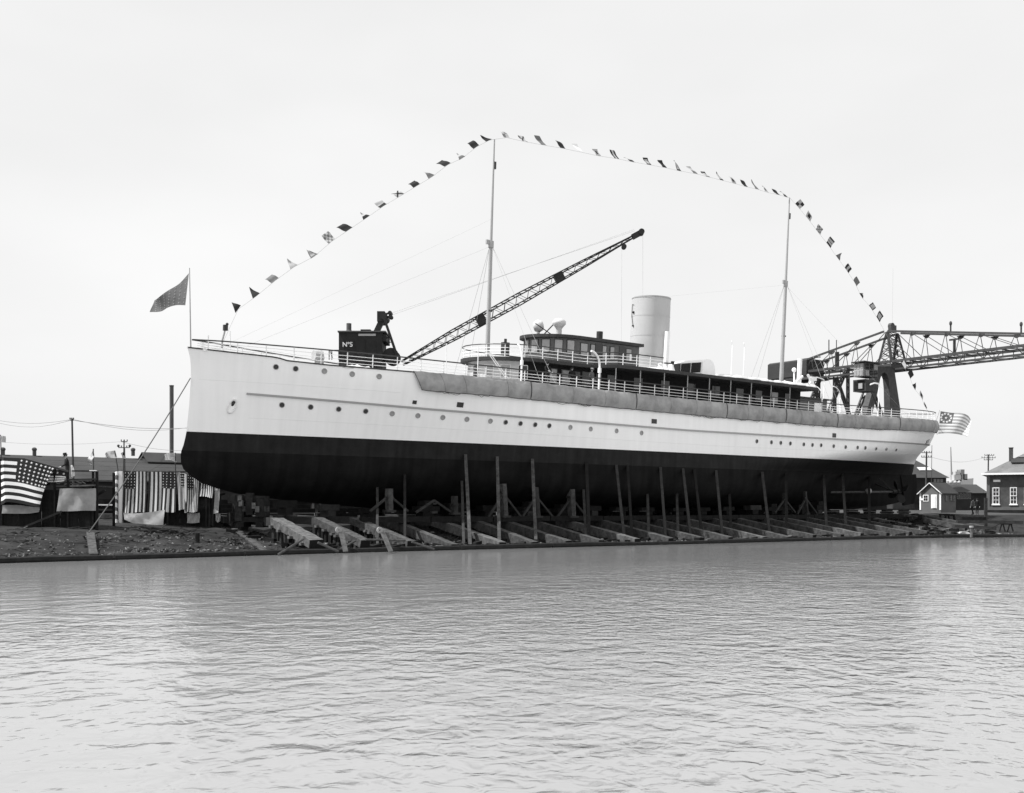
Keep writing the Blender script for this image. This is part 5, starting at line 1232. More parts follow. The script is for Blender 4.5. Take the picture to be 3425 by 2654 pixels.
# operator's cabin
def boxpx(name, px0, px1, py0, py1, gvf, dep, mat, parent):
    p = gp(px0, py0, gvf); q = gp(px1, py1, gvf); m = MB(); u0_, u1_ = gco(p)[0], gco(q)[0]; z0, z1 = min(p.z, q.z), max(p.z, q.z)
    m.box(gnd((u0_ + u1_) / 2, gvf - dep / 2, (z0 + z1) / 2), (abs(u1_ - u0_), dep, z1 - z0), dU, dV); return m.build(name, mat, parent), (u0_, u1_, z0, z1)
vf = v0 + 3.0
ob, (u0_, u1_, z0, z1) = boxpx('operator_cabin', 2893, 2936, 1213, 1264, vf, 1.6, 'stack_iron', t)
p = gpu(2862, 1216, u0_); vbk = gco(p)[1]
for k in range(3):
    for j in range(2):
        w_ = (u1_ - u0_) / 3; hh = (z1 - z0) / 2
        m = MB(); m.box(gnd(u0_ + w_ * (k + .5), vf + .02, z0 + hh * (j + .5)), (w_ * .78, .05, hh * .78), dU, dV); m.build('cabin_pane', 'glass_pale' if (k + j) % 3 == 0 else 'glass_dark', ob)
m = MB(); w_ = vf - 3.4; m.box(gnd(u0_ - .05, (vf + vbk) / 2 - .2, (z0 + z1) / 2), (.12, abs(vf - vbk), z1 - z0 - .1), dU, dV); m.build('cabin_side', 'strake_grey', t)
for k in range(3):
    for j in range(2):
        l = abs(vf - vbk) / 3; m = MB(); m.box(gnd(u0_ - .13, vf - .2 - l * (k + .5), z0 + (z1 - z0) * (.27 + .47 * j)), (.05, l * .72, (z1 - z0) * .36), dU, dV); m.build('side_pane', 'glass_pale', ob)
m = MB(); m.box(gnd((u0_ + u1_) / 2 - .2, vf - .75, z1 + .12), (u1_ - u0_ + .7, 2.0, .14), dU, dV); m.build('cabin_roof', 'gantry_iron', t)
ob2, (w0, w1, y0, y1) = boxpx('winch_cabin', 2895, 2931, 1268, 1312, vf - .2, 1.9, 'gantry_iron', t)
m = MB(); m.box(gnd(w0 - .04, vf - 1.15, (y0 + y1) / 2), (.08, 1.5, (y1 - y0) * .75), dU, dV); m.build('winch_opening', 'timber_black', ob2)
m = MB(); m.box(gnd(w0 - .1, vf - .9, (y0 + y1) / 2 - .1), (.08, .6, (y1 - y0) * .45), dU, dV); m.build('winch_pane', 'glass_pale', ob2)
m = MB(); m.tube([gnd(w0 + 1, vf, y0 - .1), gnd(w0 + 2.2, vf + .3, y0 - 2.2)], .09, 6); m.build('cable_guide', 'gantry_iron', t)
p, q = gp(2912, 1286, vf + .4), gp(2937, 1284, vf + .4); m = MB(); m.tube([p, (p + q) / 2 + Vector((0, 0, .12)), q], .12, 8); m.build('lamp_arm', 'white_paint', t)
# portal leg with arched opening
vp = v0 + 1.2
def ext(p, q, y=1702): f = (y - q[1]) / (q[1] - p[1]); return (q[0] + (q[0] - p[0]) * f, y)
out_ = [(2925, 1226), (2990, 1226), (3016, 1400), ext((2990, 1226), (3016, 1400)), ext((2974, 1300), (2977, 1400)), (2977, 1400), (2975, 1300), (2972, 1268), (2966, 1252), (2959, 1246), (2951, 1250), (2944, 1268), (2936, 1310), (2914, 1400), ext((2936, 1310), (2914, 1400)), ext((2918, 1310), (2893, 1400)), (2893, 1400), (2918, 1310), (2925, 1270)]
P = [gp(x, y, vp) for x, y in out_]
def strip_poly(m, idx): m.prism([P[i] for i in idx], -dV * .9)
m = MB(); strip_poly(m, [0, 1, 7, 8, 9, 10, 11, 18]); strip_poly(m, [1, 2, 5, 6, 7]); strip_poly(m, [2, 3, 4, 5]); strip_poly(m, [11, 12, 17, 18]); strip_poly(m, [12, 13, 16, 17]); strip_poly(m, [13, 14, 15, 16]); m.build('portal_leg', 'gantry_iron', t)
def lattice(name, a, b2, gv, wd=.9):
    p, q = gp(a[0], a[1], gv), gp(b2[0], b2[1], gv); d = (q - p).normalized(); X = d.cross(dV).normalized() * wd / 2; m = MB()
    m.beam(p - X, q - X, .22, .22); m.beam(p + X, q + X, .22, .22); n = max(3, int((q - p).length / 1.1))
    for i in range(n): m.beam(p + (q - p) * i / n + X * (1 if i % 2 else -1), p + (q - p) * (i + 1) / n - X * (1 if i % 2 else -1), .12, .1)
    m.build(name, 'gantry_iron', t)
gb = 1700
for (a, b2, gv) in (((2925, 1325), ext((2925, 1325), (2952, 1400), 1560), vp - 1), ((2890, 1320), ext((2890, 1320), (2862, 1395), 1560), vp - 1.5), ((2977, 1330), (2976, 1690), vp - 3), ((2792, 1262), (2790, 1690), v0 - 9), ((2836, 1236), (2836, 1690), v0 - 9), ((2828, 1243), (2766, 1392), v0 - 9), ((2797, 1264), (2842, 1392), v0 - 9), ((2738, 1262), (2736, 1690), v0 - 12), ((2716, 1270), (2735, 1330), v0 - 12), ((2745, 1262), (2715, 1335), v0 - 12), ((2766, 1392), (2745, 1690), v0 - 9), ((2842, 1392), (2870, 1690), v0 - 9)):
    lattice('leg_lattice', a, b2, gv, .55 if gv > v0 - 8 else .5)
m = MB(); m.box(gnd(g0 + 1.8, v0, zb - .7), (4.0, 2.2, .8), dU, dV); m.build('portal_girder', 'gantry_iron', t)

# ------------------------------------------------------------------ left: launching stands
def stand(lab, Y, x0, x1, ydeck, ybase, posts, dep=2.6):
    a, b2 = at(x0, ydeck, Y), at(x1, ydeck, Y); zbs = at((x0 + x1) / 2, ybase, Y).z
    t = thing('launching_stand', lab, 'platform', Vector(((a.x + b2.x) / 2, Y + dep / 2, zbs)))
    n = max(3, int((b2.x - a.x) / .3)); w_ = (b2.x - a.x) / n
    for k in range(int(dep / .32)):
        m = MB(); m.box(((a.x + b2.x) / 2, Y + .2 + k * .32, a.z), (b2.x - a.x, .29, .07)); m.build('deck_plank', 'timber', t)
    for k in range(n):
        m = MB(); hgt = a.z - zbs - .1; m.box((a.x + w_ * (k + .5), Y + .12 + rw.uniform(0, .03), zbs + hgt / 2 - .1), (w_ * .95, .05, hgt + rw.uniform(-.1, .05))); m.build('skirt_board', 'timber_black', t)  # near-black boards: shade of this side is put into the colour
    for px, yt, mt_, wd in posts:
        p = at(px, yt, Y); zz = ground_z(*gco(p)) - .1; m = MB(); m.box((p.x, Y + .05, (p.z + zz) / 2), (wd, wd, p.z - zz)); m.build('post', mt_, t)
        if px in (4, -50, 323): m = MB(); m.box((p.x, Y + dep - .1, (p.z + zz) / 2), (wd, wd, p.z - zz)); m.build('post', mt_, t)
    m = MB(); m.beam((a.x, Y + dep * .5, zbs + .3), (b2.x, Y + dep * .5, a.z - .2), .12, .12); m.build('brace', 'timber_dark', t)
    return t
sa = stand('high timber stand at far left with a flag over its rail', YA + .45, -60, 134, 1600, 1768, [(4, 1530, 'timber_black', .12), (132, 1555, 'timber_black', .12), (-50, 1530, 'timber_black', .12)])
m = MB(); m.beam(at(-60, 1531, YA + .4), at(84, 1537, YA + .4), .12, .1); m.beam(at(84, 1537, YA + .4), at(228, 1577, YA + .4), .12, .1); m.build('hand_rail', 'rail_wood', sa)
sb = stand('low timber stand beside the large flag, hung with a canvas sheet', YA + .5, 136, 322, 1627, 1768, [(182, 1565, 'timber_black', .1), (226, 1578, 'timber_black', .1), (310, 1577, 'timber_black', .1), (323, 1577, 'timber_black', .12)])
m = MB(); m.beam(at(240, 1576, YA + .5), at(325, 1577, YA + .5), .08, .08); m.beam(at(228, 1605, YA + .5), at(325, 1603, YA + .5), .08, .08); m.build('hand_rail', 'timber_dark', sb)
m = MB(); m.box(at(312, 1575, YA + .4), (.35, .2, .05)); m.build('rail_cap', 'cloth_white', sb)
m = MB(); m.beam(at(85, 1762, YA - .3), at(205, 1712, YA + .2), .32, .1); tag(m.build('gangplank', 'timber_dark', loc=at(85, 1762, YA)), 'dark plank leaning up to the low stand', 'plank')
m = MB(); m.beam(at(240, 1627, YA + .3), at(316, 1624, YA + .3), .4, .08); tag(m.build('plank', 'timber_pale', loc=at(240, 1627, YA + .3)), 'pale plank lying on the edge of the low stand', 'plank')
rr_ = random.Random(6)
m = MB()
for k in range(26):
    c = at(rr_.uniform(190, 285), rr_.uniform(1606, 1622), YA + rr_.uniform(.6, 1.5)); a = rr_.uniform(0, pi); m.beam(c - Vector((cos(a), 0, sin(a) * .3)) * .2, c + Vector((cos(a), 0, sin(a) * .3)) * .2, .05, .03)
tag(m.build('deck_clutter', 'timber_pale', loc=at(240, 1622, YA + 1)), 'sticks and scraps lying on the low stand', kind='stuff')
def csheet(lab, pts_t, pts_b, Yf, mat, group=None, amp=.015, f=13):
    fn = sheet(pts_t, pts_b, lambda a, b2: Yf, lambda a, b2: amp * sin(a * f + b2 * 4) + amp * .5 * sin(a * 29 - b2 * 7))
    m = MB(); m.grid(fn, 40, 16); o = m.build('canvas_sheet', mat, loc=fn(0, 0), smooth=True); tag(o, lab, 'canvas sheet', group)
GS = 'canvas sheets hung on the stands'
csheet('pale crumpled canvas sheet hung on the front of the low stand', [(200, 1635), (240, 1634), (290, 1635), (321, 1634)], [(189, 1711), (230, 1711), (280, 1709), (321, 1709)], YA + .35, 'canvas', GS)
csheet('grey canvas strip hanging below the large flag', [(8, 1690), (60, 1690), (100, 1695), (133, 1698)], [(6, 1718), (60, 1719), (100, 1718), (131, 1713)], YA + .3, 'canvas', GS, .01)
csheet('sagging white canvas sheet below the flags of the middle stand', [(412, 1716), (450, 1718), (500, 1714), (551, 1706)], [(416, 1738), (450, 1752), (500, 1756), (546, 1757)], YC - .35, 'canvas_pale', GS, .015, 9)
csheet('dim canvas sheet in shade below the forefoot', [(626, 1716), (640, 1716), (655, 1717), (668, 1716)], [(626, 1750), (640, 1751), (655, 1750), (668, 1748)], YC, 'canvas', GS, .03)
csheet('small dim canvas flap at the right end of the middle stand', [(720, 1718), (726, 1718), (732, 1718), (738, 1718)], [(722, 1742), (726, 1748), (732, 1747), (737, 1742)], YC, 'canvas', GS, .03)
sc = stand('long flag-draped timber stand under the forefoot of the yacht', YC + .25, 392, 738, 1640, 1764, [(500, 1577, 'timber_dark', .1), (560, 1577, 'timber_dark', .1), (700, 1640, 'timber_dark', .1)], 2.0)
m = MB(); m.beam(at(386, 1578, YC + .1), at(622, 1579, YC + .1), .1, .1); m.build('hand_rail', 'timber_pale', sc)
m = MB(); m.beam(at(622, 1585, YC + .1), at(740, 1630, YC + .1), .08, .08); m.build('hand_rail', 'timber_pale', sc)
m = MB(); p = at(405, 1577, YC); zz = ground_z(*gco(p)); m.box((p.x, YC - .05, (p.z + at(405, 1760, YC).z) / 2), (.2, .2, p.z - at(405, 1760, YC).z)); m.build('wrapped_post', 'cloth_white', sc)
m = MB(); p = at(623, 1586, YC); m.box((p.x, YC - .1, (p.z + at(623, 1716, YC).z) / 2), (.12, .12, p.z - at(623, 1716, YC).z)); m.build('wrapped_post', 'white_shade', sc)
for sx in (690, 712):
    m = MB(); p = at(sx, 1650, YC); m.box((p.x, YC + .0, (p.z + at(sx, 1760, YC).z) / 2), (.1, .1, p.z - at(sx, 1760, YC).z)); m.build('post', 'timber_black', sc)
def bunt(a, b2):
    px = 383 + 16 * a - 3.0 * sin(b2 * pi) - 2 * b2 ; return at(px, 1582 + 172 * b2 + 5 * sin(a * pi) * -1, YC - .25 + .3 * (2 * a - 1) ** 2)
cloth_flag('bunting', 'wavy striped bunting wrapped round the left post of the middle stand', 'bunting', None, bunt, 8, 56, lambda a, b2: 1 if int(b2 * 12.99) % 2 == 0 else 0, ['cloth_mid', 'cloth_white'])
for i, (y0, y1, mt_) in enumerate(((1687, 1691, 'cloth_white'), (1704, 1708, 'timber_dark'), (1719, 1735, 'timber'), (1741, 1752, 'timber_pale'))):
    Yb = 68 + i * -.4; p, q = at(324, (y0 + y1) / 2, Yb), at(396, (y0 + y1) / 2 + 1, Yb); m = MB(); m.beam(p, q, .3, (y1 - y0) / F * Yb)
    tag(m.build('baulk', mt_, loc=p), ['white painted', 'thin dark', 'broad grey', 'pale lower'][i] + ' baulk lying between the two stands', 'baulk', 'baulks stacked between the stands')

# ------------------------------------------------------------------ left: long shed, stack, poles
R0 = at(0, 1523, 105); ru, rv = gco(R0); rz = R0.z; ue_, ur_ = ru - 22, ru + 60
ev = rv + 7.2; ez = gp(317, 1602, ev).z
t = thing('long_shed', 'long low dark shed with broad tarred roof behind the launching stands', 'shed', gnd((ue_ + ur_) / 2, ev - 7, 2.1))
N_ = 5
for k in range(N_):
    f0, f1 = k / N_, (k + 1) / N_
    m = MB(); a = lambda f, u_: gnd(u_, rv + (ev + .4 - rv) * f, rz + (ez - .15 - rz) * f + (.05 if f == f1 and False else 0))
    n_ = Vector((0, 0, .05)); m.prism([a(f0, ue_) + n_ * (N_ - k) * .25, a(f0, ur_) + n_ * (N_ - k) * .25, a(f1, ur_) + n_ * (N_ - k) * .25, a(f1, ue_) + n_ * (N_ - k) * .25], Vector((0, 0, -.06))); m.build('roof_course', 'roof_tar', t)
m = MB(); m.prism([gnd(ue_, rv, rz), gnd(ur_, rv, rz), gnd(ur_, rv - 7.4, ez), gnd(ue_, rv - 7.4, ez)], (0, 0, -.1)); m.build('rear_roof', 'roof_tar', t)
m = MB(); m.prism([gnd(ue_, ev, 1.7), gnd(ue_, ev, ez - .12), gnd(ue_, rv, rz - .15), gnd(ue_, rv - 7, ez - .12), gnd(ue_, rv - 7, 1.7)], dU * (ur_ - ue_)); m.build('wall', 'shed_wall', t)
m = MB(); m.beam(gnd(ue_, ev + .42, ez - .2), gnd(ur_, ev + .42, ez - .2), .06, .16); m.build('eave_board', 'stack_iron', t)
for px in (10, 115, 445):
    p = gp(px, 1524, rv); m = MB(); m.box(p + Vector((0, 0, .25)), (.3, .3, .6), dU, dV); m.ball(p + Vector((0, 0, .6)), .26, 8, .8); m.build('roof_ventilator', 'stack_iron', t)
p, q = gp(491, 1530, rv + 1.6), gp(760, 1545, rv + 1.6)
u0_, u1_ = gco(p)[0], gco(q)[0]; zt_ = gp(491, 1516, rv).z; zl_ = gp(500, 1545, rv + 1.6).z
m = MB(); m.prism([gnd(u0_ + .3, rv + 1.5, rz - 1.0), gnd(u0_ + .3, rv + 1.5, zl_), gnd(u0_ + .3, rv, zt_ - .1), gnd(u0_ + .3, rv - 1.5, zl_), gnd(u0_ + .3, rv - 1.5, rz - 1.0)], dU * (u1_ - u0_ - .3)); m.build('monitor_wall', 'shed_wall', t)
m = MB(); m.prism([gnd(u0_, rv + 1.8, zl_ - .1), gnd(u0_, rv, zt_), gnd(u0_, rv, zt_ + .08), gnd(u0_, rv + 1.8, zl_)], dU * (u1_ - u0_)); m.prism([gnd(u0_, rv - 1.8, zl_ - .1), gnd(u0_, rv, zt_), gnd(u0_, rv, zt_ + .08), gnd(u0_, rv - 1.8, zl_)], dU * (u1_ - u0_)); m.build('monitor_roof', 'roof_tar', t)
p = at(574, 1530, 128); zt_ = at(574, 1290, 128).z; m = MB(); m.tube([(p.x, p.y, 2), (p.x, p.y, zt_)], .24, 16); m.tube([(p.x, p.y, zt_ - .1), (p.x, p.y, zt_ + .02)], .27, 16)
tag(m.build('smoke_stack', 'stack_iron', loc=Vector((p.x, p.y, 2))), 'tall plain iron stack rising behind the shed near the bow', 'chimney')
def upole(lab, pt, pb, Y, r_, arms, lamps=False, cat='utility pole', grp='utility poles about the yard'):
    a, b2 = at(pt[0], pt[1], Y), at(pb[0], pb[1], Y); t = thing('utility_pole', lab, cat, b2, grp)
    m = MB(); m.tube([b2, a], r_, 9, r_ * .75); m.build('pole_shaft', 'pole_wood', t)
    for (x0, x1, y) in arms:
        p, q = at(x0, y, Y - r_ - .04), at(x1, y, Y - r_ - .04); m = MB(); m.beam(p, q, .07, .08); m.build('crossarm', 'pole_wood', t)
        n = max(2, int((x1 - x0) / 8))
        for i in range(n + 1):
            c = p + (q - p) * (i / n * .94 + .03) + Vector((0, 0, .12)); m = MB(); m.lathe(c, [(.03, -.07), (.06, 0), (.06, .07), (.02, .1)], 6); m.build('insulator', 'glass_dark', t)
    if lamps:
        x0, x1, y = arms[-1]
        for x in (x0, x1):
            c = at(x, y - 6, Y); m = MB(); m.ball(c, .14, 8); m.build('lamp_globe', 'dark_wood', t)
    return t
upole('bare wooden pole carrying wires between the left stand and the shed', (241, 1402), (247, 1690), 92, .1, [(234, 246, 1406)])
upole('pole with lamps on its crossarm standing behind the middle stand', (415, 1472), (412, 1690), 108, .085, [(405, 426, 1478), (396, 434, 1498)], True)
upole('two-armed wooden pole just right of the stern counter', (3099, 1511), (3097, 1695), 136, .13, [(3083, 3117, 1515), (3082, 3115, 1530)])
upole('many-armed pole standing behind the brick building', (3306, 1521), (3304, 1690), 172, .13, [(3293, 3325, 1524), (3283, 3330, 1532), (3291, 3321, 1539)])
def wire(lab, pts, sag=0.0, r_=.014):
    P_ = [at(*q) for q in pts]; out_p = []
    for a, b2 in zip(P_, P_[1:]): out_p += [a + (b2 - a) * (i / 8) - Vector((0, 0, sag * sin(pi * i / 8))) for i in range(8)]
    m = MB(); m.tube(out_p + [P_[-1]], r_, 4); tag(m.build('overhead_wire', 'wire_grey', loc=P_[0]), lab, 'wire', 'overhead wires')
wire('upper wire from the left edge over the bare pole towards the bow', [(-40, 1401, 92), (234, 1405, 92), (640, 1432, 118)], .35, .022)
wire('lower wire from the bare pole towards the bow', [(-40, 1407, 92), (246, 1404, 92), (640, 1430, 112)], .6, .018)
wire('thin wire crossing above the shed roof to the lamp pole', [(-40, 1476, 108), (405, 1478, 108), (640, 1508, 120)], .3, .016)
wire('thin wire between the poles to the right of the stern', [(3115, 1530, 136), (3284, 1534, 172)], .6, .018)
m = MB(); m.tube([at(3117, 1490, 118), at(3114, 1700, 118)], .03, 5); tag(m.build('flagpole', 'pole_wood', loc=at(3114, 1700, 118)), 'thin bare pole standing in front of the gabled hut', 'pole')

# ------------------------------------------------------------------ right: buildings
def gz(p): return ground_z(*gco(p))
# gabled hut with white trim
Pc = at(3147, 1705, 112); hu, hv = gco(Pc); hz = min(Pc.z, 2.2)
ql = gpu(3077, 1703, hu); hv0 = gco(ql)[1]; eh = gpu(3147, 1648, hu).z; pk = gpu(3112, 1617, hu).z; hu1 = gco(gp(3197, 1700, hv))[0]; vm = (hv + hv0) / 2
t = thing('gabled_hut', 'small gabled hut with white trim and white door near the stern', 'hut', gnd(hu + 1, vm, hz))
m = MB(); m.prism([gnd(hu, hv, hz - .3), gnd(hu, hv, eh), gnd(hu, vm, pk - .06), gnd(hu, hv0, eh), gnd(hu, hv0, hz - .3)], dU * (hu1 - hu)); m.build('wall', 'hut_wall', t)
for sg, vv in ((1, hv + .22), (-1, hv0 - .22)):
    m = MB(); ee = eh - .18; m.prism([gnd(hu - .15, vv, ee), gnd(hu - .15, vm, pk), gnd(hu - .15, vm, pk + .1), gnd(hu - .15, vv, ee + .1)], dU * (hu1 - hu + .4)); m.build('roof', 'roof_tar', t)
    m = MB(); m.beam(gnd(hu - .18, vv, ee + .02), gnd(hu - .18, vm, pk + .02), .06, .13, dU); m.build('barge_board', 'white_paint', t)
    vv2 = hv if sg > 0 else hv0
    m = MB(); m.box(gnd(hu - .02, vv2 - sg * .06, (hz + eh) / 2), (.06, .16, eh - hz), dU, dV); m.build('corner_board', 'white_paint', t)
def hutpx(name, x0, x1, y0, y1, mat, off, parent):
    p, q = gpu(x0, y0, hu), gpu(x1, y1, hu); a, b2 = gco(p)[1], gco(q)[1]; m = MB(); m.box(gnd(hu - off, (a + b2) / 2, (p.z + q.z) / 2), (.06, abs(b2 - a), abs(p.z - q.z)), dU, dV); return m.build(name, mat, parent)
d_ = hutpx('door', 3115, 3134, 1655, 1701, 'white_paint', .02, t); hutpx('door_leaf', 3119, 3131, 1660, 1700, 'white_shade', .06, d_)
w_ = hutpx('window', 3088, 3106, 1656, 1678, 'white_paint', .02, t)
for x0, x1 in ((3091, 3096.5), (3098, 3103.5)):
    for y0, y1 in ((1658, 1665.5), (1667.5, 1675)): hutpx('pane', x0, x1, y0, y1, 'glass_dark', .05, w_)
hutpx('sign_board', 3077.5, 3089, 1668, 1674, 'white_paint', .05, t)
for x0, x1 in ((3160, 3168), (3176, 3184), (3186, 3192)):
    p, q = gp(x0, 1656, hv), gp(x1, 1678, hv); m = MB(); m.box((p + q) / 2 + dV * .02, (abs(gco(q)[0] - gco(p)[0]), .06, abs(p.z - q.z)), dU, dV); wn = m.build('window', 'stack_iron', t)
    m = MB(); m.box((p + q) / 2 + dV * .05, (abs(gco(q)[0] - gco(p)[0]) * .7, .04, abs(p.z - q.z) * .8), dU, dV); m.build('pane', 'glass_dark', wn)
# brick building
Yb = 124
def hp_(px, py, dy=0.0): return at(px, py, Yb + dy)
zg = hp_(3300, 1707).z; ze = hp_(3300, 1586).z
xl, xr = hp_(3300, 1600).x, hp_(3720, 1600).x
t = thing('brick_building', 'dark brick building with tall sash windows and hipped slate roof at right', 'building', Vector(((xl + xr) / 2, Yb + 4, zg)))
m = MB(); m.box(((xl + xr) / 2, Yb + 4, (zg + ze) / 2 - .2), (xr - xl, 8, ze - zg + .4)); m.build('wall', 'brick', t)
m = MB(); m.box((xl + .18, Yb - .05, (zg + ze) / 2), (.36, .1, ze - zg)); m.build('corner_pier', 'hut_wall', t)
m = MB(); m.box(((xl + xr) / 2, Yb - .05, zg + .2), (xr - xl + .1, .16, .4)); m.build('plinth', 'hut_wall', t)
rzz = at(3392, 1508, Yb + 4).z; rx = at(3392, 1508, Yb + 4).x
e0, e1, e2, e3 = Vector((xl - .45, Yb - .45, ze + .02)), Vector((xr, Yb - .45, ze + .02)), Vector((xr, Yb + 8.45, ze + .02)), Vector((xl - .45, Yb + 8.45, ze + .02)); r0, r1 = Vector((rx, Yb + 4, rzz)), Vector((xr, Yb + 4, rzz))
m = MB(); m.add([e0, e1, e2, e3, r0, r1], [(0, 1, 5, 4), (3, 4, 5, 2), (0, 4, 3), (0, 3, 2, 1), (1, 2, 5)]); m.build('roof', 'roof_slate', t)
for k in range(1, 4):
    f_ = k * .17 + .32; a = e0 + (r0 - e0) * f_; b2 = e1 + (r1 - e1) * f_; m = MB(); m.beam(a + Vector((.4, -.02, .03)), b2 + Vector((0, -.02, .03)), .25, .05); m.build('roof_batten', 'roof_tar', t)
m = MB(); m.box(((xl + xr) / 2 - .2, Yb - .5, ze - .02), (xr - xl + .7, .12, .2)); m.box((xl - .5, Yb + 4, ze - .02), (.12, 8.9, .2)); m.build('eave_board', 'white_paint', t)
c = at(3351, 1530, Yb + 2.0); m = MB(); m.box((c.x, c.y, at(3351, 1525, Yb + 2).z), (.46, .46, at(3351, 1501, Yb + 2).z - at(3351, 1552, Yb + 2).z)); m.build('chimney', 'brick', t)
m = MB(); m.box((c.x, c.y, at(3351, 1501, Yb + 2).z), (.54, .54, .1)); m.build('chimney_cap', 'brick', t)
f_ = .5; sl0 = e0 + (r0 - e0) * .38; a = Vector((at(3366, 1560, Yb + 1).x, sl0.y - .05, sl0.z + .1))
m = MB(); vs = Vector((0, (r0.y - e0.y), (r0.z - e0.z))).normalized(); m.box(a + Vector((.7, 0, 0)) + vs * .5 + Vector((0, -.05, .06)), (1.5, .08, .95), (1, 0, 0), Vector((0, -vs.z, vs.y)), vs); m.build('roof_skylight', 'roof_tar', t)
m = MB()
for x in (3404, 3440): m.beam(at(x, 1508, Yb + 4), at(x, 1456, Yb + 4), .07, .07)
m.beam(at(3402, 1457, Yb + 4), at(3442, 1457, Yb + 4), .07, .07)
for y in (1470, 1480, 1490, 1500): m.beam(at(3416, y, Yb + 4), at(3440, y, Yb + 4), .05, .05)
m.beam(at(3375, 1430, Yb + 4), at(3376, 1512, Yb + 4), .06, .06); m.build('roof_frame', 'pole_wood', t)
def sash(x0, x1, y0, y1, cols=2, rows=4):
    p, q = hp_(x0, y0), hp_(x1, y1); wd, hg = q.x - p.x, p.z - q.z; cx, cz = (p.x + q.x) / 2, (p.z + q.z) / 2
    m = MB(); m.box((cx, Yb - .02, cz), (wd + .12, .1, hg + .12)); fr = m.build('window', 'white_shade', t)
    for i in range(cols):
        for j in range(rows):
            m = MB(); m.box((p.x + wd * (i + .5) / cols, Yb - .075, q.z + hg * (j + .5) / rows), (wd / cols * .78, .03, hg / rows * .82)); m.build('pane', 'glass_dark', fr)
    m = MB(); m.box((cx, Yb - .1, q.z - .1), (wd + .3, .25, .12)); m.build('sill', 'white_paint', fr)
    m = MB(); m.box((cx, Yb - .1, cz), (wd + .02, .06, .07)); m.build('meeting_rail', 'white_paint', fr)
for x in (3321, 3378, 3424, 3480): sash(x, x + 19, 1633, 1686)
p, q = hp_(3322, 1606), hp_(3345, 1613)
m = MB(); m.box(((p.x + q.x) / 2, Yb - .03, (p.z + q.z) / 2), (q.x - p.x, .08, p.z - q.z)); m.build('vent_panel', 'white_shade', t)
t.rotation_euler.z = -radians(27); q_ = Vector((hp_(3300, 1600).x, Yb, 0)); R_ = Matrix.Rotation(-radians(27), 3, 'Z'); l_ = FR[t].translation - q_; l_ = Vector((l_.x * .93, l_.y, l_.z)); t.scale.x = .93; t.location = q_ + R_ @ l_
# hip-roofed barn behind the stern
Yh = 168; ze = at(3100, 1599, Yh).z; xl, xr = at(2900, 1600, Yh).x, at(3165, 1600, Yh).x
t = thing('hipped_barn', 'dark barn with hipped roof and roof light behind the stern', 'barn', Vector(((xl + xr) / 2, Yh + 7, 2.1)))
m = MB(); m.box(((xl + xr) / 2, Yh + 7, (ze + 2) / 2), (xr - xl, 14, ze - 2)); m.build('wall', 'shed_wall', t)
zr_ = at(3063, 1540, Yh + 7).z; xk = at(3063, 1540, Yh + 7).x
e0, e1, e2, e3 = Vector((xl, Yh - .4, ze)), Vector((xr + .4, Yh - .4, ze)), Vector((xr + .4, Yh + 14.4, ze)), Vector((xl, Yh + 14.4, ze)); r0, r1 = Vector((xl, Yh + 7, zr_)), Vector((xk, Yh + 7, zr_))
m = MB(); m.add([e0, e1, e2, e3, r0, r1], [(0, 1, 5, 4), (1, 2, 5), (2, 3, 4, 5), (0, 4, 3), (0, 3, 2, 1)]); m.build('roof', 'roof_tar', t)
vs = Vector((0, 7.4, zr_ - ze)).normalized(); a = at(3092, 1571, Yh + 3); a.z = ze + (zr_ - ze) * .46; a.y = Yh - .4 + 7.4 * .46
m = MB(); m.box(a + Vector((0, -.06, .1)), (2.0, .1, 1.3), (1, 0, 0), Vector((0, -vs.z, vs.y)), vs); m.build('roof_light', 'light_grey', t)
for x in (3127, 3138, 3149):
    p = at(x, 1608, Yh); m = MB(); m.box(p + Vector((0, -.03, 0)), (.4, .06, .5)); m.build('window', 'far_grey', t)
# low sheds with a row of windows
Ys = 150
def lowshed(lab, x0, x1, yr, ye, wins):
    a, b2 = at(x0, ye, Ys), at(x1, ye, Ys); zr_ = at(x0, yr, Ys + 4).z
    t = thing('low_shed', lab, 'shed', Vector(((a.x + b2.x) / 2, Ys + 4, 2.1)), 'low sheds right of the stern')
    m = MB(); m.box(((a.x + b2.x) / 2, Ys + 4, (a.z + 1.9) / 2), (b2.x - a.x, 8, a.z - 1.9)); m.build('wall', 'shed_wall', t)
    m = MB(); m.prism([(a.x - .2, Ys - .3, a.z), (a.x - .2, Ys + 4, zr_), (a.x - .2, Ys + 8.3, a.z)], (b2.x - a.x + .4, 0, 0)); m.build('roof', 'roof_tar', t)
    for (p0, p1, y0, y1) in wins:
        p, q = at(p0, y0, Ys), at(p1, y1, Ys); m = MB(); m.box(((p.x + q.x) / 2, Ys - .03, (p.z + q.z) / 2), (q.x - p.x, .08, p.z - q.z)); fr = m.build('window', 'far_grey', t)
        m = MB(); m.box(((p.x + q.x) / 2, Ys - .08, (p.z + q.z) / 2), ((q.x - p.x) * .78, .04, (p.z - q.z) * .82)); m.build('pane', 'glass_dark', fr)
lowshed('low dark shed with a row of square windows beside the hut', 3192, 3250, 1628, 1648, [(3200 + k * 9.5, 3208.5 + k * 9.5, 1650, 1670) for k in range(5)])
Ys = 158
lowshed('plain low dark shed between the windowed shed and the brick building', 3160, 3300, 1621, 1650, [])
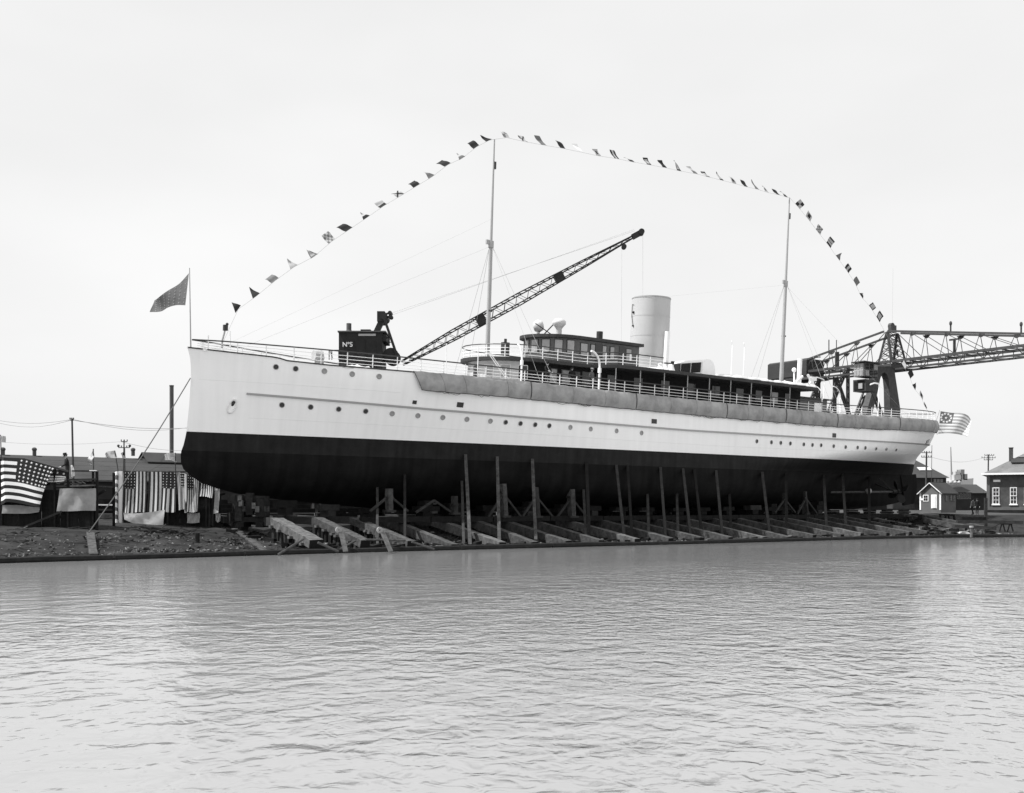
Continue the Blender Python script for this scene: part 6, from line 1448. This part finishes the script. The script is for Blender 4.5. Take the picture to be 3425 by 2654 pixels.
# distant white steamer
Yf = 420; t = thing('distant_steamer', 'pale steamer lying far off behind the low sheds', 'steamship', at(3222, 1700, Yf))
def fbox(name, x0, x1, y0, y1, mat, dep=8):
    p, q = at(x0, y0, Yf), at(x1, y1, Yf); m = MB(); m.box(((p.x + q.x) / 2, Yf + dep / 2, (p.z + q.z) / 2), (q.x - p.x, dep, p.z - q.z)); m.build(name, mat, t)
p = [at(x, y, Yf) for x, y in ((3168, 1610), (3256, 1600), (3252, 1690), (3176, 1690))]; m = MB(); m.prism(p, (0, 9, 0)); m.build('hull', 'far_white', t)
fbox('superstructure', 3192, 3216, 1588, 1611, 'far_white'); fbox('bridge_house', 3196, 3211, 1578, 1589, 'far_white', 6); fbox('funnel', 3214, 3226, 1571, 1604, 'far_grey', 4); fbox('after_house', 3222, 3236, 1586, 1606, 'far_grey', 6)
m = MB(); m.tube([at(3183, 1612, Yf + 3), at(3180, 1496, Yf + 3)], .35, 6, .15); m.build('mast', 'far_grey', t)
for x in (3180, 3195, 3208): m = MB(); m.ball(at(x, 1614, Yf - 1), .7, 8); m.build('boat_cover', 'far_white', t)
# yard clutter at right
m = MB(); p = at(3297, 1732, 92); p.z = gz(p); tz = at(3297, 1668, 92).z; m.box((p.x, p.y, (p.z + tz) / 2), (.22, .22, tz - p.z + .1)); tag(m.build('gate_post', 'timber_dark', loc=p), 'dark upright post in front of the brick building corner', 'post')
p = at(3366, 1728, 94); p.z = gz(p); t = thing('hand_windlass', 'dark hand windlass with long lever in front of the brick building', 'windlass', p)
m = MB()
for s_ in (-.35, .35): m.beam(p + Vector((s_ - .25, 0, 0)), p + Vector((s_, 0, .85)), .09, .09); m.beam(p + Vector((s_ + .25, 0, 0)), p + Vector((s_, 0, .85)), .09, .09)
m.build('frame', 'black_iron', t); m = MB(); m.lathe(p + Vector((-.45, 0, .75)), [(.02, 0), (.2, 0), (.14, .1), (.14, .8), (.2, .9), (.02, .9)], 12, (1, 0, 0)); m.build('drum', 'black_iron', t)
m = MB(); m.tube([p + Vector((-.5, 0, .75)), p + Vector((-1.9, -.6, .1))], .045, 6); m.build('lever', 'black_iron', t)
p = at(3060, 1715, 96); p.z = gz(p); m = MB()
for k in range(16): c = p + Vector((rr_.gauss(0, .38), rr_.gauss(0, .3), abs(rr_.gauss(.25, .22)))); m.box(c, (rr_.uniform(.2, .6), rr_.uniform(.2, .5), rr_.uniform(.15, .35)), Vector((cos(k), sin(k), .1)).normalized(), Vector((-sin(k), cos(k), 0)), ZZ)
tag(m.build('scrap_heap', 'timber_black', loc=p), 'dark heap of scrap left of the gabled hut', 'scrap heap')
for i, (px, py, s_) in enumerate(((3160, 1722, .75), (3178, 1720, .7))):
    p = at(px, py, 98); p.z = gz(p); t = thing('sawhorse', ['left', 'right'][i] + ' of two dark sawhorses in front of the hut', 'sawhorse', p, 'sawhorses by the hut')
    m = MB(); m.beam(p + Vector((-.5, 0, s_)), p + Vector((.5, .2, s_)), .12, .14); m.build('top_beam', 'timber_black', t)
    for sx in (-.4, .4):
        for sy in (-.22, .22): m = MB(); m.beam(p + Vector((sx * 1.1, sy, 0)), p + Vector((sx * .9, sy * .2 + .08, s_)), .08, .08); m.build('leg', 'timber_black', t)
for i, (px, py, Y, mt_, lab) in enumerate(((3221, 1731, 90, 'white_shade', 'flat pile of white boards on the quay right of the hut'), (3385, 1773, 83, 'chip_pale', 'pale heap of boards at the water on the far right'))):
    p = at(px, py, Y); p.z = gz(p); t = thing('board_pile', lab, 'board pile', p, 'board piles on the right bank')
    for k in range(4): m = MB(); m.box(p + Vector((rr_.uniform(-.2, .2), rr_.uniform(-.1, .1), .05 + k * .055)), (1.3 - k * .2, .3, .05), Vector((cos(k * .15), sin(k * .15), 0)), Vector((-sin(k * .15), cos(k * .15), 0)), ZZ); m.build('board', mt_, t)
a = at(3215, 1736, 91); b2 = at(3296, 1736, 91); m = MB(); m.beam(a, b2, .35, .3); tag(m.build('baulk', 'timber_black', loc=a), 'long dark baulk lying on the quay edge left of the upright post', 'baulk')
for i, (x0, y0, x1, y1) in enumerate(((3200, 1745, 3420, 1748), (3190, 1760, 3330, 1768))):
    a, b2 = at(x0, y0, 87 - i), at(x1, y1, 87 - i); m = MB(); m.beam(a, b2, .3, .25); tag(m.build('baulk', 'timber_dark', loc=a), ['upper', 'lower'][i] + ' long baulk lying along the right bank', 'baulk', 'baulks along the right bank')
# ------------------------------------------------------------------ people
def person(lab, feet, hgt, face, coat, legs, hat, pose, hat_kind='cap', group=None, parent=None):
    """one continuous skinned body; pose gives joint offsets in metres for a 1.75 m figure (x right, y forward, z up)"""
    s_ = hgt / 1.75
    J = {'pel': (0, 0, .93), 'chest': (0, 0, 1.22), 'neck': (0, 0, 1.47), 'head': (0, .01, 1.56), 'crown': (0, .015, 1.70), 'jaw': (0, .05, 1.55),
         'shL': (-.17, 0, 1.42), 'elL': (-.23, -.02, 1.14), 'wrL': (-.24, .06, .9), 'shR': (.17, 0, 1.42), 'elR': (.23, -.02, 1.14), 'wrR': (.24, .06, .9),
         'hipL': (-.09, 0, .9), 'knL': (-.1, .02, .5), 'anL': (-.1, -.02, .09), 'toL': (-.12, .17, .04), 'hipR': (.09, 0, .9), 'knR': (.1, .02, .5), 'anR': (.1, -.02, .09), 'toR': (.12, .17, .04)}
    J.update(pose)
    RAD = {'pel': (.15, .12), 'chest': (.17, .125), 'neck': (.06, .06), 'head': (.078, .09), 'crown': (.06, .07), 'jaw': (.05, .05), 'shL': (.075, .075), 'shR': (.075, .075), 'elL': (.055, .055), 'elR': (.055, .055), 'wrL': (.035, .035), 'wrR': (.035, .035), 'hipL': (.1, .1), 'hipR': (.1, .1), 'knL': (.07, .07), 'knR': (.07, .07), 'anL': (.05, .05), 'anR': (.05, .05), 'toL': (.04, .04), 'toR': (.04, .04)}
    names = list(J); E_ = [('pel', 'chest'), ('chest', 'neck'), ('neck', 'head'), ('head', 'crown'), ('head', 'jaw'), ('chest', 'shL'), ('shL', 'elL'), ('elL', 'wrL'), ('chest', 'shR'), ('shR', 'elR'), ('elR', 'wrR'), ('pel', 'hipL'), ('hipL', 'knL'), ('knL', 'anL'), ('anL', 'toL'), ('pel', 'hipR'), ('hipR', 'knR'), ('knR', 'anR'), ('anR', 'toR')]
    vs = [Vector(J[n]) for n in names]; rad = [RAD[n] for n in names]; ed = [(names.index(a), names.index(b)) for a, b in E_]
    for sd_, q in (('L', -1), ('R', 1)):                      # palm, four fingers, thumb
        w_ = Vector(J['wr' + sd_]); f_ = (w_ - Vector(J['el' + sd_])).normalized(); side = f_.cross(Vector((q, 0, .2))).normalized()
        pi_ = len(vs); vs.append(w_ + f_ * .08); rad.append((.038, .02)); ed.append((names.index('wr' + sd_), pi_))
        for k in range(4):
            b_ = len(vs); o_ = side * (k - 1.5) * .021; vs += [w_ + f_ * .12 + o_, w_ + f_ * (.17 - .006 * abs(k - 1)) + o_ + Vector((-q * .012, 0, 0))]; rad += [(.0095, .0095), (.008, .008)]; ed += [(pi_, b_), (b_, b_ + 1)]
        b_ = len(vs); vs += [w_ + f_ * .07 - side * .045, w_ + f_ * .11 - side * .06]; rad += [(.011, .011), (.009, .009)]; ed += [(pi_, b_), (b_, b_ + 1)]
    me = bpy.data.meshes.new('person'); me.from_pydata([tuple(v) for v in vs], ed, []); o = bpy.data.objects.new('person', me); COL.objects.link(o)
    sk = o.modifiers.new('skin', 'SKIN'); sk.use_smooth_shade = True
    for i, r in enumerate(rad): me.skin_vertices[0].data[i].radius = r; me.skin_vertices[0].data[i].use_root = (i == 0)
    ss_ = o.modifiers.new('sub', 'SUBSURF'); ss_.levels = 1; ss_.render_levels = 1
    bpy.context.view_layer.update()
    m2 = bpy.data.meshes.new_from_object(o.evaluated_get(bpy.context.evaluated_depsgraph_get())); bpy.data.objects.remove(o); m2.name = 'person'
    segs = [(Vector(J[a]), Vector(J[b]), k) for a, b, k in (('neck', 'head', 0), ('head', 'crown', 0), ('head', 'jaw', 0), ('pel', 'chest', 1), ('chest', 'neck', 1), ('chest', 'shL', 1), ('chest', 'shR', 1), ('shL', 'elL', 1), ('shR', 'elR', 1), ('elL', 'wrL', 1), ('elR', 'wrR', 1), ('hipL', 'knL', 2), ('hipR', 'knR', 2), ('knL', 'anL', 2), ('knR', 'anR', 2), ('anL', 'toL', 3), ('anR', 'toR', 3))]
    for sd_ in 'LR':
        w_ = Vector(J['wr' + sd_]); f_ = (w_ - Vector(J['el' + sd_])).normalized(); segs.append((w_ + f_ * .03, w_ + f_ * .2, 0))
    m2.materials.clear()
    for n_ in ('skin', coat, legs, 'black_iron', 'cloth_white'): m2.materials.append(MATS[n_])
    for pl in m2.polygons:
        c = pl.center; best = None
        for a, b, k in segs:
            ab = b - a; tt = max(0, min(1, (c - a).dot(ab) / max(1e-9, ab.length_squared))); dd = (c - a - ab * tt).length
            if best is None or dd < best[0]: best = (dd, k)
        k = best[1]
        if k == 0 and c.z < Vector(J['neck']).z - .02 and (c - Vector(J['neck'])).length < .2: k = 4 if c.y > Vector(J['neck']).y else 1
        pl.material_index = k; pl.use_smooth = True
    R = Matrix.Translation(feet) @ Matrix.Rotation(face, 4, 'Z') @ Matrix.Scale(s_, 4)
    m2.transform(Matrix.Rotation(face, 4, 'Z') @ Matrix.Scale(s_, 4))
    o = bpy.data.objects.new('person', m2); COL.objects.link(o); o.location = feet; FR[o] = Matrix.Translation(feet); tag(o, lab, 'person', group)
    hd = Vector(J['head']); cr = Vector(J['crown']); ax = (cr - hd).normalized(); fw = (Vector((0, 1, 0)) - ax * ax.y).normalized(); sx = fw.cross(ax)
    def put(name, mat, mb):
        mb.v = [R @ p for p in mb.v]; q = mb.build(name, mat, o); autosmooth(q, 50); return q
    # hat
    hb_ = MB(); b0 = hd + ax * .095
    if hat_kind == 'cap':
        hb_.lathe(b0, [(.1, 0), (.115, .05), (.118, .085), (.08, .105), (.01, .108)], 14, ax); hb_.prism([b0 + fw * .09 + sx * .07, b0 + fw * .16 + sx * .045, b0 + fw * .16 - sx * .045, b0 + fw * .09 - sx * .07], ax * -.012)
    else:
        hb_.lathe(b0, [(.155, -.005), (.16, .006), (.1, .012), (.098, .09), (.08, .115), (.01, .1)], 16, ax)
    put('hat', hat, hb_)
    fc = MB()                                                  # brow, nose, ears, eyes and mouth
    fc.add([hd + fw * .085 + ax * .05 + sx * .012, hd + fw * .085 + ax * .05 - sx * .012, hd + fw * .085 + ax * .005 - sx * .018, hd + fw * .085 + ax * .005 + sx * .018, hd + fw * .118 + ax * .008], [(0, 1, 4), (1, 2, 4), (2, 3, 4), (3, 0, 4), (0, 3, 2, 1)]); 
    for q in (-1, 1): fc.ball(hd + sx * q * .083 + ax * .03 - fw * .005, .024, 8, 1.2)
    put('nose_and_ears', 'skin', fc)
    ey = MB()
    for q in (-1, 1): ey.ball(hd + fw * .088 + sx * q * .032 + ax * .045, .011, 6)
    ey.box(hd + fw * .098 - ax * .028, (.045, .012, .008), sx, fw, ax); put('eyes_and_mouth', 'coat_dark', ey)
    hr = MB(); hr.lathe(hd + ax * .05 - fw * .015, [(.088, -.03), (.097, .02), (.09, .07)], 12, ax, caps=False); put('hair', 'hat_dark', hr)
    return o
def on_deck(px, v, dz=0.0):
    q = sp(px, lut([(1771, 1279), (2124, 1318), (2424, 1350)], px), v); return SHIP @ Vector((q.x, v, sheer(q.x) - .1 + dz))
bow = (0, .0)
person('man in dark coat and white shirt front standing at the yacht rail below the wheelhouse', on_deck(1832, 4.35), 1.76, pi + .5, 'coat_dark', 'trousers', 'hat_dark', {'elR': (.22, .1, 1.16), 'wrR': (.12, .28, 1.08), 'elL': (-.23, .06, 1.15), 'wrL': (-.2, .25, 1.02)}, 'brim', 'men on board')
person('man in pale cap and grey jacket leaning in the shade beside the curved davit', on_deck(1980, 4.2), 1.72, pi + .9, 'coat_grey', 'trousers', 'hat_pale', {'elL': (-.27, -.02, 1.15), 'wrL': (-.2, .1, .98), 'elR': (.27, -.03, 1.15), 'wrR': (.24, .14, .95)}, 'cap', 'men on board')
person('dim figure standing deep in the shade by the deckhouse door', on_deck(1914, 3.7), 1.7, pi + .2, 'coat_dark', 'trousers', 'hat_dark', {}, 'cap', 'men on board')
c = at(226, 1618, YA + 1.3)
person('man in dark coat standing at the rail of the low stand, facing left', Vector((c.x, c.y, at(226, 1627, YA + .5).z + .04)), 1.78, radians(118), 'coat_dark', 'trousers', 'hat_dark', {'chest': (0, .03, 1.22), 'neck': (0, .08, 1.46), 'head': (0, .11, 1.55), 'crown': (0, .135, 1.69), 'jaw': (0, .16, 1.54), 'shL': (-.18, .05, 1.41), 'shR': (.18, .05, 1.41), 'elL': (-.24, .1, 1.13), 'wrL': (-.16, .3, 1.02), 'elR': (.24, .1, 1.13), 'wrR': (.16, .3, 1.02)}, 'brim')
p = at(3254, 1706, 112); p.z = gz(p); person('workman in dark clothes walking between the low sheds and the brick building', p, 1.72, pi - 1.2, 'coat_grey', 'trousers', 'hat_dark', {'knL': (-.1, .14, .52), 'anL': (-.1, .16, .1), 'toL': (-.11, .34, .06), 'knR': (.1, .0, .5), 'anR': (.1, -.22, .12), 'toR': (.12, -.04, .04)}, 'cap', 'workmen on the quay')
p = at(3268, 1706, 114); p.z = gz(p); person('workman in black standing right of the walking workman', p, 1.7, pi, 'coat_dark', 'trousers', 'hat_dark', {}, 'cap', 'workmen on the quay')
# coil of canvas and white cloth hanging beside the man on the stand
csheet('white cloth hanging beside the man in the dark coat', [(236, 1558), (239, 1556), (242, 1557), (244, 1560)], [(240, 1596), (244, 1598), (247, 1594), (251, 1588)], YA + .9, 'cloth_white', None, .04)
